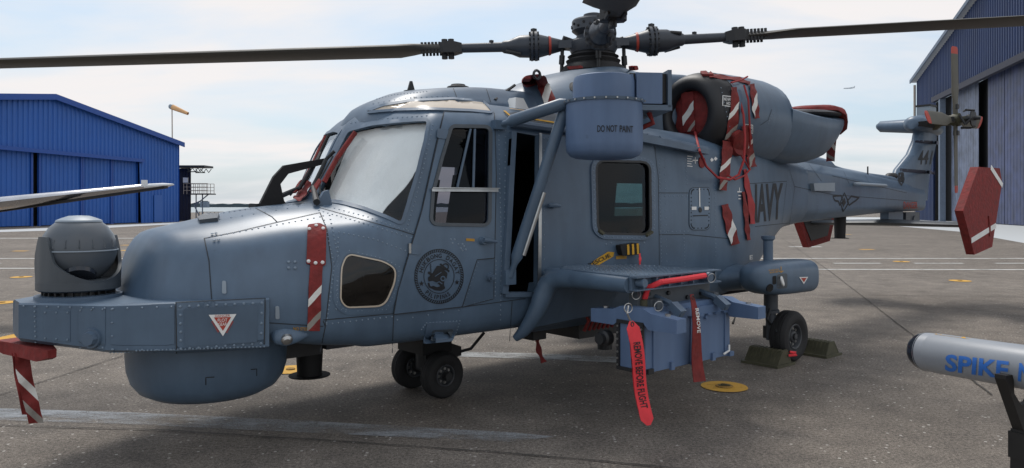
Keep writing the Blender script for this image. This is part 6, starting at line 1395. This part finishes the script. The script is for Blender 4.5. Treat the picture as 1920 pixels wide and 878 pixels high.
RIV = [([(392, 445), (600, 407)], 12, sf), ([(606, 405), (627, 500), (612, 605)], 8, sf), ([(618, 404), (634, 480)], 8, sf), ([(600, 384), (690, 407), (748, 428), (782, 438)], 9, sf), ([(598, 395), (690, 421), (780, 449)], 9, sf), ([(636, 436), (700, 448), (760, 470)], 9, sf), ([(634, 446), (630, 580)], 9, sf), ([(612, 608), (735, 594)], 11, sf),
  ([(745, 600), (860, 582)], 30, sf), ([(812, 235), (780, 370), (762, 430)], 9, sf), ([(650, 232), (700, 224), (800, 217)], 9, sf), ([(592, 366), (612, 322), (646, 250)], 9, sf), ([(935, 245), (940, 480)], 9, sf), ([(948, 245), (945, 480)], 12, sf), ([(922, 230), (925, 480)], 11, sf),
  ([(896, 492), (870, 572)], 8, sf), ([(872, 572), (925, 560)], 9, sf), ([(930, 490), (928, 555)], 8, sf), ([(940, 490), (938, 600)], 9, sf), ([(690, 190), (740, 178), (800, 172)], 6, af), ([(700, 195), (760, 184), (840, 180)], 10, af), ([(400, 402), (470, 392), (570, 383)], 10, sf), ([(640, 580), (700, 584)], 9, sf),
  ([(1236, 300), (1240, 490)], 7, af), ([(1246, 300), (1250, 490)], 14, af), ([(1230, 368), (1288, 368)], 8, af), ([(1230, 434), (1290, 434)], 8, af), ([(1285, 300), (1288, 345)], 7, af), ([(1282, 440), (1284, 500)], 7, af), ([(1340, 340), (1342, 480)], 8, af), ([(1350, 300), (1348, 340)], 7, af), ([(1480, 325), (1488, 420)], 7, af), ([(1472, 346), (1466, 415)], 6, af),
  ([(1495, 358), (1600, 374), (1715, 384)], 8, af), ([(1500, 312), (1580, 330), (1690, 352)], 8, af), ([(1495, 415), (1600, 402), (1710, 394)], 9, af), ([(1352, 165), (1372, 255)], 9, af), ([(1530, 362), (1535, 405)], 7, af), ([(1440, 232), (1452, 208)], 5, af), ([(1130, 500), (1230, 497)], 12, pf2), ([(1012, 262), (1012, 530)], 22, pf2), ([(1020, 263), (1215, 277)], 16, pf2),
  ([(412, 412), (560, 388)], 20, sf), ([(1362, 440), (1410, 440)], 10, af), ([(790, 618), (800, 606), (862, 602), (850, 641)], 6, sf), ([(1690, 300), (1700, 385)], 8, af), ([(1716, 272), (1700, 310)], 7, af), ([(655, 470), (720, 485), (748, 500), (746, 535), (724, 580), (648, 584), (632, 566), (634, 496)], 8, sf)]
for p, st_, f in RIV: dots(rv, p, st_, f)
for p in ((541, 492), (553, 492), (541, 503), (553, 503), (844, 449), (851, 449), (847, 456), (858, 458), (866, 458), (869, 462), (863, 466), (872, 468), (866, 470), (398, 440), (405, 439), (402, 452), (410, 451)): dots(rv, [p, Vector(p) + Vector((.1, 0))], 5, fn_off(sf, .006), .009, .004)
for p in ((1132, 448), (1137, 455), (1195, 447), (1200, 455), (1190, 458), (1128, 458)): dots(rv, [p, Vector(p) + Vector((.1, 0))], 5, pf2, .009, .004)
rv.build('rivet_rows', 'rivet_highlight', H_, 0, kind='stuff')

# ------------------------------------------------------------------ wheel chocks
def chock(cx_, cy_, rz, label):
    f = MH @ Matrix.Translation((cx_, cy_, 0)) @ Matrix.Rotation(rz, 4, 'Z'); k = thing('wheel_chock', (0, 0, 0), label, 'wheel chock', 'olive ribbed chocks at the main wheel', f)
    m = MB(); m.prism([(-.12, -.16, .02), (.12, -.16, .02), (.055, -.16, .135), (-.03, -.16, .135)], (0, .32, 0)); m.box((0, 0, .012), (.30, .36, .022)); m.build('wedge', 'olive', k, 0)
    m = MB()
    for i in range(9): y = -.15 + i * .0375; m.prism([(-.125, y, .02), (-.035, y, .142), (.06, y, .142), (.125, y, .02), (.06, y, .125), (-.03, y, .125)], (0, .012, 0))
    m.build('ribs', 'olive', k, 0, kind='stuff')
    m = MB(); m.tube([(.05, -.17, .09), (.09, -.22, .10), (.12, -.2, .11), (.07, -.17, .12)], .012, 6); m.build('pull_handle', 'red_bright', k)
g1 = MHI @ ground((1440, 682)); g2 = MHI @ ground((1530, 664))
chock(g1.x, g1.y, R(0), 'olive ribbed wheel chock in front of the main wheel'); chock(g2.x, g2.y, R(180), 'olive ribbed wheel chock behind the main wheel')

# ------------------------------------------------------------------ missile and its stand, right foreground
ms = thing('missile', (1.783, 3.2, .70), 'grey display missile with blue lettering and glass nose on a black stand', 'missile')
p0 = Vector((1.798, 3.172, .779)); p1 = Vector((1.926, 2.82, .796)); mdx = (p1 - p0).normalized(); rm = .083
m = MB(); m.rev(p0, p0 + mdx, [(0, rm * .985), (.004, rm), (1.25, rm), (1.26, rm * .9)], 48); mbod = m.build('missile_body', 'missile_grey', ms, 40)
m = MB(); m.rev(p0, p0 - mdx, [(0, rm * .985), (.045, rm * .98)], 40, False, False); m.build('nose_ring', 'missile_grey', ms, 40)
m = MB(); m.rev(p0 - mdx * .045, p0 - mdx, [(-.006, rm * .99), (.02, rm * .93), (.042, rm * .78), (.060, rm * .55), (.070, rm * .28), (.073, .001)], 40); m.build('seeker_dome', 'lens', ms, 60)
MSK = Skin(); q = MB(); q.v = [tuple(MHI @ Vector(v)) for v in m.v]; 
bodyw = MB(); bodyw.rev(p0, p0 + mdx, [(0, rm), (1.25, rm)], 64); bodyw.v = [tuple(MHI @ Vector(v)) for v in bodyw.v]; MSK.put(bodyw)
def msf(p):
    h = MSK.px(p)
    if h is None: return p0 + mdx * .3 + Vector((0, 0, -.05)), Vector((0, 0, -1))
    c = MH @ h[0]; k = (c - p0).dot(mdx); n = (c - p0 - mdx * k).normalized()
    return p0 + mdx * k + n * rm, n
m = MB(); letter(m, 'SPIKE', [(1774, 664), (1893, 678), (1890, 711), (1772, 695)], msf, .0025, .03); m.build('lettering', 'missile_blue', mbod, 0)
m = MB(); letter(m, 'N', [(1912, 681), (1938, 684), (1934, 718), (1909, 714)], msf, .0025, .03); m.build('lettering', 'missile_blue', mbod, 0)
m = MB(); flat(m, [(1752, 627), (1765, 625), (1826, 632), (1816, 636)], msf, .001, 5); m.build('yellow_mark', 'yellow', mbod, 0)
sd_ = thing('missile_stand', (1.93, 2.86, 0), 'black steel stand with forked cradle under the grey missile', 'stand')
sx = mdx.cross(Vector((0, 0, 1))).normalized(); cpt = p0 + mdx * .375; cc_ = Vector((cpt.x, cpt.y, 0))
rz_ = Matrix.Rotation(math.atan2(mdx.y, mdx.x), 3, 'Z')
for s_ in (-1, 1):
    m = MB(); q = [(.012, .58), (.115, .80), (.115, .815), (.075, .815), (.070, .745), (.035, .70), (0, .69), (0, .58)]
    m.prism([cc_ + sx * s_ * x * 1.0 + mdx * -.022 + Vector((0, 0, z - .04)) for x, z in q], mdx * .044); m.build('cradle_arm', 'stand', sd_, 0)
m = MB(); m.rings([[cc_ + sx * x * k + mdx * y + Vector((0, 0, z)) for x, y in ((-.028, -.028), (.028, -.028), (.028, .028), (-.028, .028))] for z, k in ((0.0, 1.2), (.56, .8))]); m.build('post', 'stand', sd_, 0)
m = MB(); m.box(cc_ + Vector((0, 0, .50)), (.064, .062, .10), rz_); m.build('bracket', 'stand', sd_, 0)
for k in range(3):
    a = k * 2.094 + .5; e = Vector((math.cos(a), math.sin(a), 0)); m = MB(); m.tube([cc_ + Vector((0, 0, .12)), cc_ + e * .28 + Vector((0, 0, .015))], .014, 6); m.build('foot', 'stand', sd_, 0)
for z in (.48, .53): m = MB(); c = cc_ - mdx * -.031 + Vector((0, 0, z)); m.cyl(c, c + mdx * .01, .010, n=8); m.build('bolt', 'steel', sd_)
bpy.context.view_layer.update()
